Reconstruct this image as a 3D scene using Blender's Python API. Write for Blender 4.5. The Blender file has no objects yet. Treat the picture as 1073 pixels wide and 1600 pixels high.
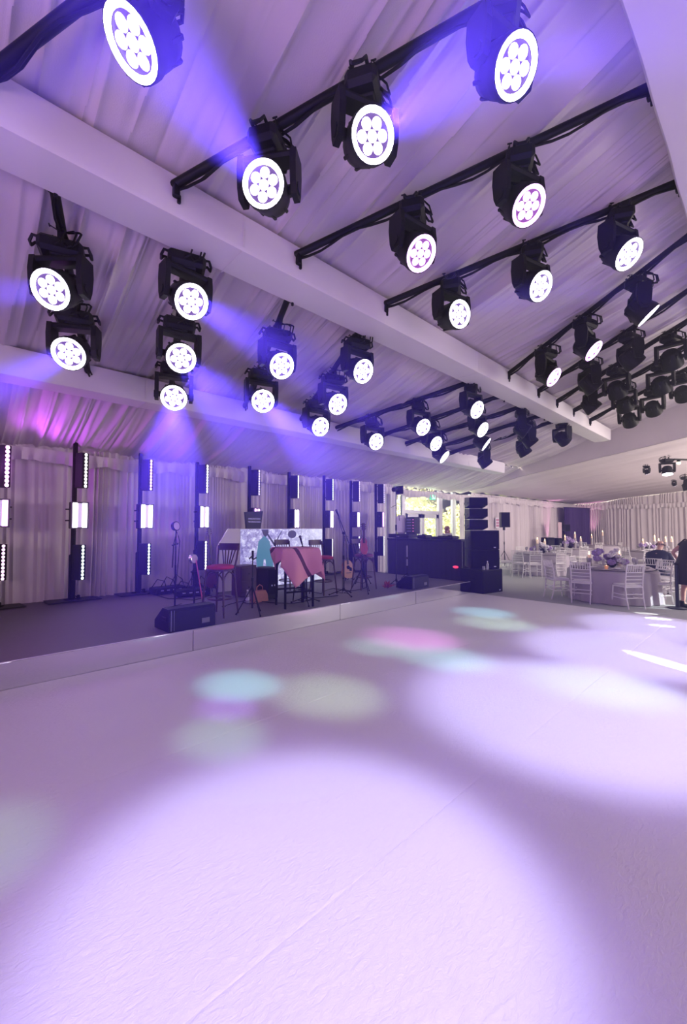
import bpy, math, random
import numpy as np
from mathutils import Vector, Matrix, Quaternion

PI = math.pi
scene = bpy.context.scene
col = scene.collection

# ------------------------------------------------------------------ camera
# World axes: +X runs along the roof beams and the stage front, +Y towards the
# stage back wall, Z up.  Floor at z = 0, camera over the origin.
EYE = 1.68
FPX, YAW, PITCH = 640.0, 0.81653, 0.038555
cam_data = bpy.data.cameras.new('camera')
cam_data.sensor_fit = 'HORIZONTAL'
cam_data.sensor_width = 36.0
cam_data.lens = FPX / 1073.0 * 36.0
cam_data.clip_start = 0.05
cam_data.clip_end = 300
cam = bpy.data.objects.new('camera', cam_data)
col.objects.link(cam)
cam.location = (0, 0, EYE)
FW = Vector((math.cos(YAW) * math.cos(PITCH), math.sin(YAW) * math.cos(PITCH), math.sin(PITCH)))
cam.rotation_euler = FW.to_track_quat('-Z', 'Y').to_euler()
scene.camera = cam
RT = Vector((math.sin(YAW), -math.cos(YAW), 0))
UP = RT.cross(FW)
CAM = Vector((0, 0, EYE))

# ------------------------------------------------------------------ view, world, haze
scene.view_settings.view_transform = 'Standard'
scene.view_settings.look = 'None'
scene.view_settings.exposure = 0.0
scene.view_settings.gamma = 1.0
scene.view_settings.use_curve_mapping = False
world = bpy.data.worlds.new('world')
scene.world = world
world.use_nodes = True
wn = world.node_tree
wn.nodes.clear()
w_out = wn.nodes.new('ShaderNodeOutputWorld')
w_bg = wn.nodes.new('ShaderNodeBackground')
w_bg.inputs['Color'].default_value = (0.75, 0.85, 0.95, 1)
w_bg.inputs['Strength'].default_value = 1.0
wn.links.new(w_bg.outputs[0], w_out.inputs['Surface'])
HAZE = 0.0048
w_vol = wn.nodes.new('ShaderNodeVolumeScatter')          # stage haze filling the tent
w_vol.inputs['Color'].default_value = (1, 1, 1, 1)
w_vol.inputs['Density'].default_value = HAZE
w_vol.inputs['Anisotropy'].default_value = 0.72
wn.links.new(w_vol.outputs[0], w_out.inputs['Volume'])
scene.cycles.volume_bounces = 0
scene.cycles.max_bounces = 6
scene.cycles.diffuse_bounces = 4
scene.cycles.glossy_bounces = 3
scene.cycles.transmission_bounces = 4
scene.cycles.sample_clamp_indirect = 4.0


def lamp(name, kind, loc, energy, color, aim=None, size=0.1, cone=None, blend=0.4, parent=None, spread=None):
    d = bpy.data.lights.new(name, kind)
    d.energy = energy
    d.color = color
    if kind == 'SPOT':
        d.spot_size = cone
        d.spot_blend = blend
        d.shadow_soft_size = size
    elif kind == 'AREA':
        d.shape = 'RECTANGLE'
        d.size, d.size_y = size
        if spread:
            d.spread = spread
    else:
        d.shadow_soft_size = size
    o = bpy.data.objects.new(name, d)
    col.objects.link(o)
    o.location = loc
    if aim is not None:
        o.rotation_euler = (Vector(aim) - Vector(loc)).to_track_quat('-Z', 'Y').to_euler()
    return o


R = math.radians
# wash pools on the dance floor, from the part of the rig over the camera side of beam one
POOLS = [((1.2, 1.5), 1.22, 1.0), ((4.2, 1.35), 1.45, 1.0), ((6.6, 1.5), 1.25, .9), ((8.55, 1.55), 1.05, .75)]
for (px, py), r, k in POOLS:
    h = 5.2
    lamp('rig_wash', 'SPOT', (px, py - 1.35, h), 1150 * k, (0.66, 0.62, 1.0), (px, py, 0), .12, 2 * math.atan(r * 1.05 / h), .6)
    lamp('pool_rim_tint', 'SPOT', (px + .1, py - 1.4, h), 380 * k, (0.26, 0.14, 1.0), (px, py, 0), .12, 2 * math.atan(r * 1.3 / h), .7)  # second, wider violet spot added to colour the pool's rim
# coloured gobo patches scattered on the floor
PATCH = [((2.22, 4.0), .33, (.35, 1, 1), 60), ((1.86, 3.58), .22, (.4, .2, 1), 45), ((1.57, 3.1), .28, (.5, 1, .65), 30),
         ((2.75, 3.15), .42, (.65, 1, .55), 36), ((5.05, 3.85), .5, (1, .35, 1), 60), ((4.6, 2.95), .4, (.45, 1, .9), 50),
         ((4.35, 3.9), .35, (.5, 1, .8), 30), ((7.6, 4.05), .4, (.35, .9, 1), 60), ((6.9, 3.45), .45, (.6, 1, .7), 50),
         ((0.1, 2.9), .3, (.45, 1, .65), 22), ((5.0, 1.35), .5, (.5, 1, .75), 40)]
for (px, py), r, c, e in PATCH:
    lamp('rig_gobo', 'SPOT', (px + .4, py - 3.6, 4.9), e * 17, c, (px, py, 0), .05, 2 * math.atan(r * 1.55 / 6.1), 1.0)
# room fill: unseen area lamps added behind the camera and beside the dining end
lamp('added_fill', 'AREA', (-3.6, .6, 2.4), 125, (1, .62, .92), (6, 3.6, 5.2), (2.5, 2))
lamp('added_fill', 'AREA', (4, -3.4, 2.2), 75, (1, .70, .90), (6, 4, 4.6), (5, 2))
lamp('added_fill', 'AREA', (21, -3.5, 3.2), 1200, (1, .84, .78), (20, 7, 1.6), (9, 2))
lamp('added_fill', 'AREA', (12.5, -3.8, 3.2), 230, (1, .90, .92), (11, 2, .8), (3, 1.5))
lamp('daylight', 'AREA', (14.2, 11.0, 3.0), 260, (1, .97, .85), (13.5, 7, 1.2), (5, 2))
lamp('garden_sun', 'AREA', (15.5, 11.2, 9.0), 11500, (1, .95, .72), (18.5, 15.5, 1.5), (9, 5))

# ------------------------------------------------------------------ helpers
def ray(x, y):
    return FW + (x - 536.5) / FPX * RT - (y - 800.0) / FPX * UP


def at_z(x, y, z):
    r = ray(x, y); return CAM + (z - EYE) / r.z * r


def at_y(x, y, Y):
    r = ray(x, y); return CAM + Y / r.y * r


def at_x(x, y, X):
    r = ray(x, y); return CAM + X / r.x * r


Y_B1, SLOPE = 3.77, 0.306


def roof_z(y):
    return EYE + .872 * Y_B1 - SLOPE * (y - Y_B1)


def at_roof(x, y, drop):
    r = ray(x, y)
    c = .872 * Y_B1 - drop + SLOPE * Y_B1
    return CAM + c / (r.z + SLOPE * r.y) * r


class MB:
    """collects vertices and faces; build() links them as one mesh object"""
    def __init__(self):
        self.v = []; self.f = []; self.m = None

    def add(self, vs, fs):
        n = len(self.v)
        self.v += [tuple(p) for p in vs]
        self.f += [tuple(i + n for i in f) for f in fs]
        return self

    def box(self, c, s, bev=0.0, M=None):
        hx, hy, hz = s[0] / 2, s[1] / 2, s[2] / 2
        if bev <= 0:
            vs = [Vector((x, y, z)) for x in (-hx, hx) for y in (-hy, hy) for z in (-hz, hz)]
            fs = [(0, 1, 3, 2), (4, 6, 7, 5), (0, 4, 5, 1), (2, 3, 7, 6), (0, 2, 6, 4), (1, 5, 7, 3)]
        else:
            b = min(bev, hx * .95, hy * .95, hz * .95)
            vs = []; idx = {}
            for sx in (-1, 1):
                for sy in (-1, 1):
                    for sz in (-1, 1):
                        for a in range(3):
                            p = [sx * (hx - b), sy * (hy - b), sz * (hz - b)]
                            p[a] = (sx * hx, sy * hy, sz * hz)[a]
                            idx[(sx, sy, sz, a)] = len(vs); vs.append(Vector(p))
            fs = []
            for a in range(3):
                u, w = (a + 1) % 3, (a + 2) % 3
                for s_ in (-1, 1):
                    q = []
                    for su, sw in ((-1, -1), (1, -1), (1, 1), (-1, 1)):
                        k = [0, 0, 0]; k[a] = s_; k[u] = su; k[w] = sw
                        q.append(idx[(k[0], k[1], k[2], a)])
                    fs.append(tuple(q if s_ > 0 else q[::-1]))
            for a in range(3):          # edge chamfers
                u, w = (a + 1) % 3, (a + 2) % 3
                for su in (-1, 1):
                    for sw in (-1, 1):
                        def g(sa, fa):
                            k = [0, 0, 0]; k[a] = sa; k[u] = su; k[w] = sw
                            return idx[(k[0], k[1], k[2], fa)]
                        q = [g(-1, u), g(1, u), g(1, w), g(-1, w)]
                        fs.append(tuple(q if su * sw < 0 else q[::-1]))
            for sx in (-1, 1):
                for sy in (-1, 1):
                    for sz in (-1, 1):
                        t = [idx[(sx, sy, sz, 0)], idx[(sx, sy, sz, 1)], idx[(sx, sy, sz, 2)]]
                        fs.append(tuple(t if sx * sy * sz > 0 else t[::-1]))
        c = Vector(c)
        vs = [c + (M @ p if M else p) for p in vs]
        return self.add(vs, fs)

    def cyl(self, p0, p1, r0, r1=None, n=10, caps=True):
        r1 = r0 if r1 is None else r1
        p0, p1 = Vector(p0), Vector(p1)
        d = (p1 - p0)
        q = d.to_track_quat('Z', 'Y')
        vs = []
        for p, r in ((p0, r0), (p1, r1)):
            for i in range(n):
                a = 2 * PI * i / n
                vs.append(p + q @ Vector((r * math.cos(a), r * math.sin(a), 0)))
        fs = [(i, (i + 1) % n, n + (i + 1) % n, n + i) for i in range(n)]
        if caps:
            fs += [tuple(range(n))[::-1], tuple(range(n, 2 * n))]
        return self.add(vs, fs)

    def lathe(self, prof, n=16, c=(0, 0, 0), M=None, close=True):
        c = Vector(c); vs = []; k = len(prof)
        for r, z in prof:
            for i in range(n):
                a = 2 * PI * i / n
                p = Vector((r * math.cos(a), r * math.sin(a), z))
                vs.append(c + (M @ p if M else p))
        fs = []
        for j in range(k - 1):
            for i in range(n):
                fs.append((j * n + i, j * n + (i + 1) % n, (j + 1) * n + (i + 1) % n, (j + 1) * n + i))
        if close:
            fs += [tuple(range(n))[::-1], tuple(range((k - 1) * n, k * n))]
        return self.add(vs, fs)

    def tube(self, pts, r, n=6, closed=False, rad=None):
        pts = [Vector(p) for p in pts]; m = len(pts); vs = []
        prev = None
        for i, p in enumerate(pts):
            if closed:
                t = pts[(i + 1) % m] - pts[i - 1]
            else:
                t = pts[min(i + 1, m - 1)] - pts[max(i - 1, 0)]
            t.normalize()
            if prev is None:
                u = t.orthogonal().normalized()
            else:
                u = (prev - t * prev.dot(t))
                u = u.normalized() if u.length > 1e-6 else t.orthogonal().normalized()
            prev = u
            w = t.cross(u)
            rr = rad[i] if rad else r
            for j in range(n):
                a = 2 * PI * j / n
                vs.append(p + rr * (math.cos(a) * u + math.sin(a) * w))
        fs = []
        for i in range(m if closed else m - 1):
            a, b = i * n, ((i + 1) % m) * n
            for j in range(n):
                fs.append((a + j, a + (j + 1) % n, b + (j + 1) % n, b + j))
        if not closed:
            fs += [tuple(range(n))[::-1], tuple(range((m - 1) * n, m * n))]
        return self.add(vs, fs)

    def sphere(self, c, r, n=12, k=8, s=(1, 1, 1), M=None):
        prof = [(max(r * math.sin(PI * j / k), 1e-4), -r * math.cos(PI * j / k)) for j in range(k + 1)]
        c = Vector(c); vs = []
        for rr, z in prof:
            for i in range(n):
                a = 2 * PI * i / n
                p = Vector((rr * math.cos(a) * s[0], rr * math.sin(a) * s[1], z * s[2]))
                vs.append(c + (M @ p if M else p))
        fs = []
        for j in range(k):
            for i in range(n):
                fs.append((j * n + i, j * n + (i + 1) % n, (j + 1) * n + (i + 1) % n, (j + 1) * n + i))
        return self.add(vs, fs)

    def prism(self, poly, z0, z1, M=None, c=(0, 0, 0)):
        n = len(poly); c = Vector(c)
        vs = [Vector((x, y, z)) for z in (z0, z1) for x, y in poly]
        vs = [c + (M @ p if M else p) for p in vs]
        fs = [(i, (i + 1) % n, n + (i + 1) % n, n + i) for i in range(n)]
        fs += [tuple(range(n))[::-1], tuple(range(n, 2 * n))]
        return self.add(vs, fs)

    def grid(self, P):
        """P[j][i] points"""
        nj, ni = len(P), len(P[0])
        vs = [p for row in P for p in row]
        fs = [(j * ni + i, j * ni + i + 1, (j + 1) * ni + i + 1, (j + 1) * ni + i) for j in range(nj - 1) for i in range(ni - 1)]
        return self.add(vs, fs)

    def mesh(self, name, mat=None, smooth=False):
        me = bpy.data.meshes.new(name)
        me.from_pydata(self.v, [], self.f)
        if mat:
            me.materials.append(mat)
        if smooth:
            me.polygons.foreach_set('use_smooth', [True] * len(me.polygons))
            me.set_sharp_from_angle(angle=R(40))
        me.update()
        return me

    def build(self, name, mat=None, parent=None, smooth=False):
        return link(name, self.mesh(name, mat, smooth), parent)


def link(name, me, parent=None):
    o = bpy.data.objects.new(name, me)
    col.objects.link(o)
    if parent is not None:
        o.parent = parent
    return o


def tag(o, label=None, cat=None, group=None, kind=None):
    if label: o['label'] = label
    if cat: o['category'] = cat
    if group: o['group'] = group
    if kind: o['kind'] = kind
    return o


def empty(name, loc=(0, 0, 0), rz=0.0, label=None, cat=None, group=None, kind=None):
    o = bpy.data.objects.new(name, None)
    o.empty_display_size = .1
    col.objects.link(o)
    o.location = loc
    o.rotation_euler = (0, 0, rz)
    return tag(o, label, cat, group, kind)


KIDS = {}


def copy_tree(o, parent=None):
    c = o.copy()
    col.objects.link(c)
    c.parent = parent
    for ch in [q for q in o.children]:
        copy_tree(ch, c)
    return c


# ------------------------------------------------------------------ materials
MATS = {}


def mat(name, color, rough=.6, metal=0.0, var=0.0, vscale=8.0, bump=0.0, bscale=60.0, emit=None, estr=0.0, trans=0.0,
        spec=.5, stretch=None, sheen=0.0):
    if name in MATS:
        return MATS[name]
    m = bpy.data.materials.new(name)
    m.use_nodes = True
    nt = m.node_tree
    b = nt.nodes['Principled BSDF']
    b.inputs['Base Color'].default_value = (*color, 1)
    b.inputs['Roughness'].default_value = rough
    b.inputs['Metallic'].default_value = metal
    b.inputs['Specular IOR Level'].default_value = spec
    if trans:
        b.inputs['Transmission Weight'].default_value = trans
    if sheen:
        b.inputs['Sheen Weight'].default_value = sheen
    if var or bump:
        tc = nt.nodes.new('ShaderNodeTexCoord')
        src = tc.outputs['Object']
        if stretch:
            mp = nt.nodes.new('ShaderNodeMapping')
            mp.inputs['Scale'].default_value = stretch
            nt.links.new(src, mp.inputs[0]); src = mp.outputs[0]
    if var:
        n = nt.nodes.new('ShaderNodeTexNoise')
        n.inputs['Scale'].default_value = vscale
        n.inputs['Detail'].default_value = 4
        nt.links.new(src, n.inputs['Vector'])
        r = nt.nodes.new('ShaderNodeMix'); r.data_type = 'RGBA'
        lo = tuple(c * (1 - var) for c in color); hi = tuple(min(1, c * (1 + var)) for c in color)
        r.inputs[6].default_value = (*lo, 1); r.inputs[7].default_value = (*hi, 1)
        nt.links.new(n.outputs['Fac'], r.inputs[0])
        nt.links.new(r.outputs[2], b.inputs['Base Color'])
    if bump:
        n2 = nt.nodes.new('ShaderNodeTexNoise')
        n2.inputs['Scale'].default_value = bscale
        n2.inputs['Detail'].default_value = 3
        nt.links.new(src, n2.inputs['Vector'])
        bp = nt.nodes.new('ShaderNodeBump')
        bp.inputs['Strength'].default_value = bump
        bp.inputs['Distance'].default_value = .02
        nt.links.new(n2.outputs['Fac'], bp.inputs['Height'])
        nt.links.new(bp.outputs[0], b.inputs['Normal'])
    if emit:
        b.inputs['Emission Color'].default_value = (*emit, 1)
        b.inputs['Emission Strength'].default_value = estr
        m.cycles.emission_sampling = 'NONE'
    MATS[name] = m
    return m


M_drape = mat('drape_cloth', (.72, .66, .68), .85, var=.05, vscale=3, bump=.15, bscale=120)
M_roof = mat('roof_lining', (.70, .63, .66), .8, var=.06, vscale=2, bump=.12, bscale=90)
M_beam = mat('beam_cloth', (.80, .76, .79), .7, var=.04, vscale=3, bump=.1, bscale=14)
M_carpet = mat('grey_carpet', (.38, .39, .39), .95, var=.12, vscale=40, bump=.3, bscale=300)
M_stagetop = mat('stage_carpet', (.16, .145, .165), .6, var=.1, vscale=20, bump=.1, bscale=200)
M_mirror = mat('mirror_acrylic', (.78, .78, .80), .04, 1.0)
M_black = mat('black_metal', (.009, .009, .011), .45, var=.3, vscale=20, spec=.2)
M_blackp = mat('black_plastic', (.011, .011, .013), .5, var=.2, vscale=30, spec=.2)
M_blackm = mat('black_matte', (.008, .008, .010), .85, spec=.15)
M_chrome = mat('chrome', (.8, .8, .82), .2, 1.0)
M_cable = mat('cable_rubber', (.010, .010, .012), .6, spec=.2)
M_ring = mat('lit_ring', (1, 1, 1), .4, emit=(.93, .88, 1), estr=6.0)
M_lens = mat('lit_lens', (1, 1, 1), .2, emit=(.97, .92, 1), estr=1.35)
M_well = mat('lens_well', (.05, .03, .09), .4, emit=(.26, .13, .55), estr=.5)
M_lensoff = mat('dark_lens', (.03, .03, .04), .15)

# ------------------------------------------------------------------ room shell
rng = np.random.default_rng(7)


def pleat_field(n, x0, x1, amp, wmin, wmax, drift, seed):
    r = np.random.default_rng(seed)
    cx = r.uniform(x0, x1, n); w = r.uniform(wmin, wmax, n); a = r.uniform(.35, 1, n) * amp * np.where(r.random(n) < .7, 1, -.7)
    s = r.normal(0, drift, n); e = r.uniform(-1, 1, n)

    def f(X, T):
        d = np.zeros(np.broadcast(X, T).shape)
        for i in range(n):
            u = (X - cx[i] - s[i] * T) / w[i]
            g = np.where(np.abs(u) < 4, np.exp(-np.abs(u) ** 1.4), 0)
            d += a[i] * g * (1 + .7 * e[i] * (T - .5))
        return d
    return f


def ceiling_bay(y0, y1, xa, xb, n, seed, amp, ny, nx, sag):
    xs = np.linspace(xa, xb, nx); ts = np.linspace(0, 1, ny)
    X, T = np.meshgrid(xs, ts)
    f0 = pleat_field(n // 3, xa, xb, amp, .05, .20, .12, seed)
    f1 = pleat_field(int(n * 1.1), xa, xb, amp * .6, .012, .04, .10, seed + 100)
    def f(X, T):
        return (f0(X, T) + f1(X, T)) * (.45 + .55 * np.sin(PI * T))
    Y = y0 + (y1 - y0) * T
    Z = EYE + .872 * Y_B1 - SLOPE * (Y - Y_B1) + .10 - f(X, T) - sag * np.sin(PI * T) * (1 + .3 * np.sin(X * 1.3 + seed))
    m = MB()
    V = np.stack([X, Y, Z], -1)
    m.grid([[tuple(p) for p in row] for row in V])
    return m


ceil_root = empty('ceiling', (0, 0, 0), 0, 'pleated off-white cloth roof lining over stage and dance floor', None, None, 'structure')
for y0, y1, n, sd, amp, ny, nx, sag in ((-5, .45, 150, 3, .06, 8, 900, .06), (.45, 4.02, 210, 11, .055, 12, 2200, .05),
                                        (4.02, 7.0, 330, 12, .05, 12, 2200, .05), (7.0, 9.7, 420, 13, .045, 10, 2200, .05)):
    ceiling_bay(y0, y1, -5, 16.2, n, sd, amp * 1.5, ny, nx, sag).build('roof_panel', M_roof, ceil_root, True)


def low_z(x, y):
    k = .145 + (.09 - .145) * (x - 16.2) / 14.8
    return 3.33 + k * (9.65 - y) - .1 * math.sin(PI * min(1, max(0, (9.65 - y) / 2.5)))


m = MB()                                                     # lower lining over the dining end
P = []
fl = pleat_field(60, -5, 9.7, .05, .05, .25, .1, 21)
for x in np.linspace(16.2, 31, 80):
    P.append([(x, y, low_z(x, y) + .02 * math.sin(x * 2.1 * 2) + .012 * math.sin(x * 9)) for y in np.linspace(9.7, -5, 40)])
m.grid(P).build('roof_panel', M_roof, ceil_root, True)
m = MB()                                                     # cloth step between the two roof heights
m.grid([[(16.2, y, (1 - t) * (roof_z(y) + .1) + t * low_z(16.2, y)) for y in np.linspace(9.7, -5, 60)] for t in np.linspace(0, 1, 5)])
m.build('step_panel', M_roof, ceil_root, True)

floor = tag(MB().box((13, 2.3, -.05), (37, 15, .1)).build('floor', M_carpet), 'grey carpet floor of the marquee', kind='structure')


def curtain(name, p0, p1, z0, ztop, pitch, amp, seed, mt, parent, dens=6, ny=3):
    """vertical pleated cloth from p0 to p1 (2D), pleats vary in width"""
    p0, p1 = Vector(p0), Vector(p1)
    L = (p1 - p0).length; d = (p1 - p0) / L; nrm = Vector((d.y, -d.x))
    n = int(L / pitch * dens)
    r = random.Random(seed)
    ph = 0; wk = 0.0; rows = [[] for _ in range(ny)]
    s_prev = 0
    for i in range(n + 1):
        s = L * i / n
        wk = .9 * wk + r.gauss(0, .22)
        ph += 2 * PI / dens * max(.25, .95 + wk + .5 * (r.random() - .5))
        a = amp * (.45 + .5 * (1 + math.sin(s * 2.7 + seed)) * (.6 + .4 * math.sin(s * 1.1))) * math.sin(ph) + .03 * math.sin(s * 4.3 + 2 * math.sin(s))
        for j in range(ny):
            t = j / (ny - 1)
            q = p0 + d * (s + .02 * math.sin(s * 3 + j)) + nrm * (a * (.7 + .5 * t) + .015 * math.sin(s * 7 + 3 * j))
            rows[j].append((q.x, q.y, ztop(s) * (1 - t) + z0 * t))
    m = MB(); m.grid(rows)
    return m.build(name, mt, parent, True)


def pelmet(p0, p1, ztop, h, seed, mt, parent):
    p0, p1 = Vector(p0), Vector(p1)
    L = (p1 - p0).length; d = (p1 - p0) / L; nrm = Vector((d.y, -d.x))
    n = int(L / .035); r = random.Random(seed)
    rows = [[] for _ in range(5)]
    ph = 0
    for i in range(n + 1):
        s = L * i / n
        ph += .5 + 1.1 * r.random()
        sc = h * (.8 + .2 * abs(math.sin(s * 2.6)) + .06 * math.sin(s * 9 + seed))
        for j in range(5):
            t = j / 4
            a = (.012 + .03 * t) * math.sin(ph) + .11 + .03 * math.sin(PI * t)
            q = p0 + d * s + nrm * a
            rows[j].append((q.x, q.y, ztop(s) - sc * t - .02 * math.sin(s * 1.9)))
    return MB().grid(rows).build('pelmet', mt, parent, True)


Y_W, X_B, EAVE = 9.65, 31.0, 3.16
WX0, WX1 = 11.55, 17.1                                       # glazed opening in the back wall of the stage side
wall_l = empty('wall_left', (0, 0, 0), 0, 'cream pleated drape wall behind the stage', None, None, 'structure')
curtain('drape', (-5, Y_W), (WX0, Y_W), 0.0, lambda s: EAVE + .12, .10, .035, 1, M_drape, wall_l)
curtain('drape', (WX1, Y_W), (X_B, Y_W), 0.0, lambda s: EAVE + .12, .10, .04, 2, M_drape, wall_l)
pelmet((-5, Y_W), (X_B, Y_W), lambda s: EAVE - .045 * math.sin(PI * min(1, max(0, (s - 14) / 8))), .27, 3, M_drape, wall_l)
wall_b = empty('wall_back', (0, 0, 0), 0, 'pleated drape wall at the far dining end', None, None, 'structure')
curtain('drape', (X_B, Y_W + .1), (X_B, -5), 0.0, lambda s: EAVE, .16, .06, 4, M_drape, wall_b)
pelmet((X_B, Y_W), (X_B, -5), lambda s: EAVE, .3, 5, M_drape, wall_b)
curtain('gable_drape', (X_B + .05, Y_W + .1), (X_B + .05, -5), EAVE - .05, lambda s: low_z(31, Y_W - s) + .1, .2, .05, 6, M_drape, wall_b)
wall_r = tag(MB().box((13, -5.05, 3.6), (37, .1, 8)).build('wall_right', mat('black_absorber', (.03, .03, .035), .9)), 'unseen wall behind the camera, coloured black to absorb beams', kind='structure')  # unseen wall, made black so the head beams are absorbed
wall_n = tag(MB().box((-5.05, 2.3, 3.6), (.1, 15, 8)).build('wall_near', mat('black_absorber', (.03, .03, .035), .9)), 'unseen end wall behind the camera, coloured black to absorb beams', kind='structure')  # out of view too, black to swallow the beams

# roof beams wrapped in white cloth
def beam(y_near, ztop, x0, x1, w, h, label):
    o = empty('ceiling_beam', ((x0 + x1) / 2, y_near, ztop), 0, label, 'beam')
    L = x1 - x0
    n = 160; r = random.Random(int(y_near * 100))
    ring = [(0, 0), (-.012, -.05), (-.008, -h * .5), (0, -h + .03), (.02, -h), (w * .5, -h - .012), (w - .02, -h), (w, -h + .03), (w, 0)]
    rows = []
    for i in range(n + 1):
        x = -L / 2 + L * i / n
        wob = .006 * math.sin(x * 1.7) + .004 * math.sin(x * 5.1 + y_near)
        rows.append([(x, yy + (wob if zz < -.02 else 0), zz + (wob * .6 if zz < -.02 else 0)) for yy, zz in ring])
    mm = MB(); mm.grid(rows)
    k = len(ring)
    mm.f.append(tuple(range(k))); mm.f.append(tuple(range(n * k, n * k + k))[::-1])
    mm.build('cloth_cover', M_beam, o, True)
    s = MB()                                                  # stitched seam lines of the wrapping
    for xx in np.arange(-L / 2 + 2.1, L / 2, 4.9):
        s.box((xx, w * .5, -h - .013), (.012, w * .96, .004)); s.box((xx, -.012, -h * .5), (.012, .004, h * .9))
    s.build('seam', M_beam, o)
    return o


BZ = .375
beam(Y_B1, EYE + .872 * Y_B1, -4.9, 15.72, .50, BZ, 'long white cloth-wrapped roof beam crossing the middle of the photo')
beam(6.79, EYE + .627 * Y_B1, -4.9, 14.40, .44, BZ, 'white cloth-wrapped roof beam nearest the stage')
beam(.20, roof_z(.5) - .02, -4.9, 16.1, .50, BZ, 'white cloth-wrapped roof beam in the upper right corner')
# ------------------------------------------------------------------ dance floor and stage
def vinyl():
    m = mat('white_vinyl', (.80, .78, .80), .45, var=.03, vscale=1.5)
    nt = m.node_tree; b = nt.nodes['Principled BSDF']
    tc = nt.nodes.new('ShaderNodeTexCoord')
    mp = nt.nodes.new('ShaderNodeMapping'); mp.inputs['Scale'].default_value = (1, 2.2, 1); mp.inputs['Rotation'].default_value = (0, 0, .5)
    n1 = nt.nodes.new('ShaderNodeTexNoise'); n1.inputs['Scale'].default_value = 20; n1.inputs['Detail'].default_value = 6; n1.inputs['Roughness'].default_value = .65
    n1.inputs['Distortion'].default_value = .8
    n2 = nt.nodes.new('ShaderNodeTexNoise'); n2.inputs['Scale'].default_value = 2.5
    bp = nt.nodes.new('ShaderNodeBump'); bp.inputs['Strength'].default_value = .55; bp.inputs['Distance'].default_value = .018
    ad = nt.nodes.new('ShaderNodeMath'); ad.operation = 'ADD'
    nt.links.new(tc.outputs['Object'], mp.inputs[0]); nt.links.new(mp.outputs[0], n1.inputs['Vector']); nt.links.new(tc.outputs['Object'], n2.inputs['Vector'])
    nt.links.new(n1.outputs['Fac'], ad.inputs[0]); nt.links.new(n2.outputs['Fac'], ad.inputs[1])
    nt.links.new(ad.outputs[0], bp.inputs['Height']); nt.links.new(bp.outputs[0], b.inputs['Normal'])
    return m


M_vinyl = vinyl()
df = empty('dance_floor', (2.5, .8, 0), 0, 'large white vinyl dance floor in front of the stage', 'dance floor')
edges = [5.50, 3.12, 1.42, -.35, -1.2]
for i in range(len(edges) - 1):
    ya, yb = edges[i], edges[i + 1]
    rows = []
    nx = 90
    for t in (0, .004, .012, .5, .988, .996, 1):
        y = ya + (yb - ya) * t
        z = .012 + (.0012 if .003 < t < .02 or .98 < t < .997 else 0) - (.0025 if t in (0, 1) else 0)
        rows.append([(x - 2.5, y - .8 + (.006 * math.sin(x * 2 + i) if 0 < t < 1 else 0), z) for x in np.linspace(-4.6, 9.66, nx)])
    MB().grid(rows).build('vinyl_sheet', M_vinyl, df, True)
MB().box((7.14, 1.35, .007), (.035, 6.7, .012), .004).build('edge_strip', mat('edge_tape', (.72, .70, .72), .5), df)

ST, SX1, SY = .29, 9.68, 5.515
stage = empty('stage', (2.5, SY, 0), 0, 'low stage with dark grey carpet top and mirrored riser', 'stage')
MB().box((0, 2.065, ST / 2 - .006), (14.36, 4.12, ST - .012)).build('deck', M_stagetop, stage)
seams = [-4.68, -2.8, -.2, 2.37, 5.09, 7.35, 9.68]
for a, b in zip(seams[:-1], seams[1:]):
    MB().box(((a + b) / 2 - 2.5, -.004, ST / 2 + .003), (b - a - .008, .008, ST - .008), .002).build('mirror_panel', M_mirror, stage)
MB().box((0, .012, ST - .002), (14.36, .035, .008), .002).build('edge_trim', mat('edge_trim', (.75, .72, .78), .3), stage)
MB().box((7.184, 2.06, ST / 2), (.008, 4.1, ST - .01)).build('end_panel', M_blackm, stage)
MB().box((7.19, .03, ST - .05), (.02, .06, .07), .008).build('corner_bracket', M_black, stage)

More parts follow.
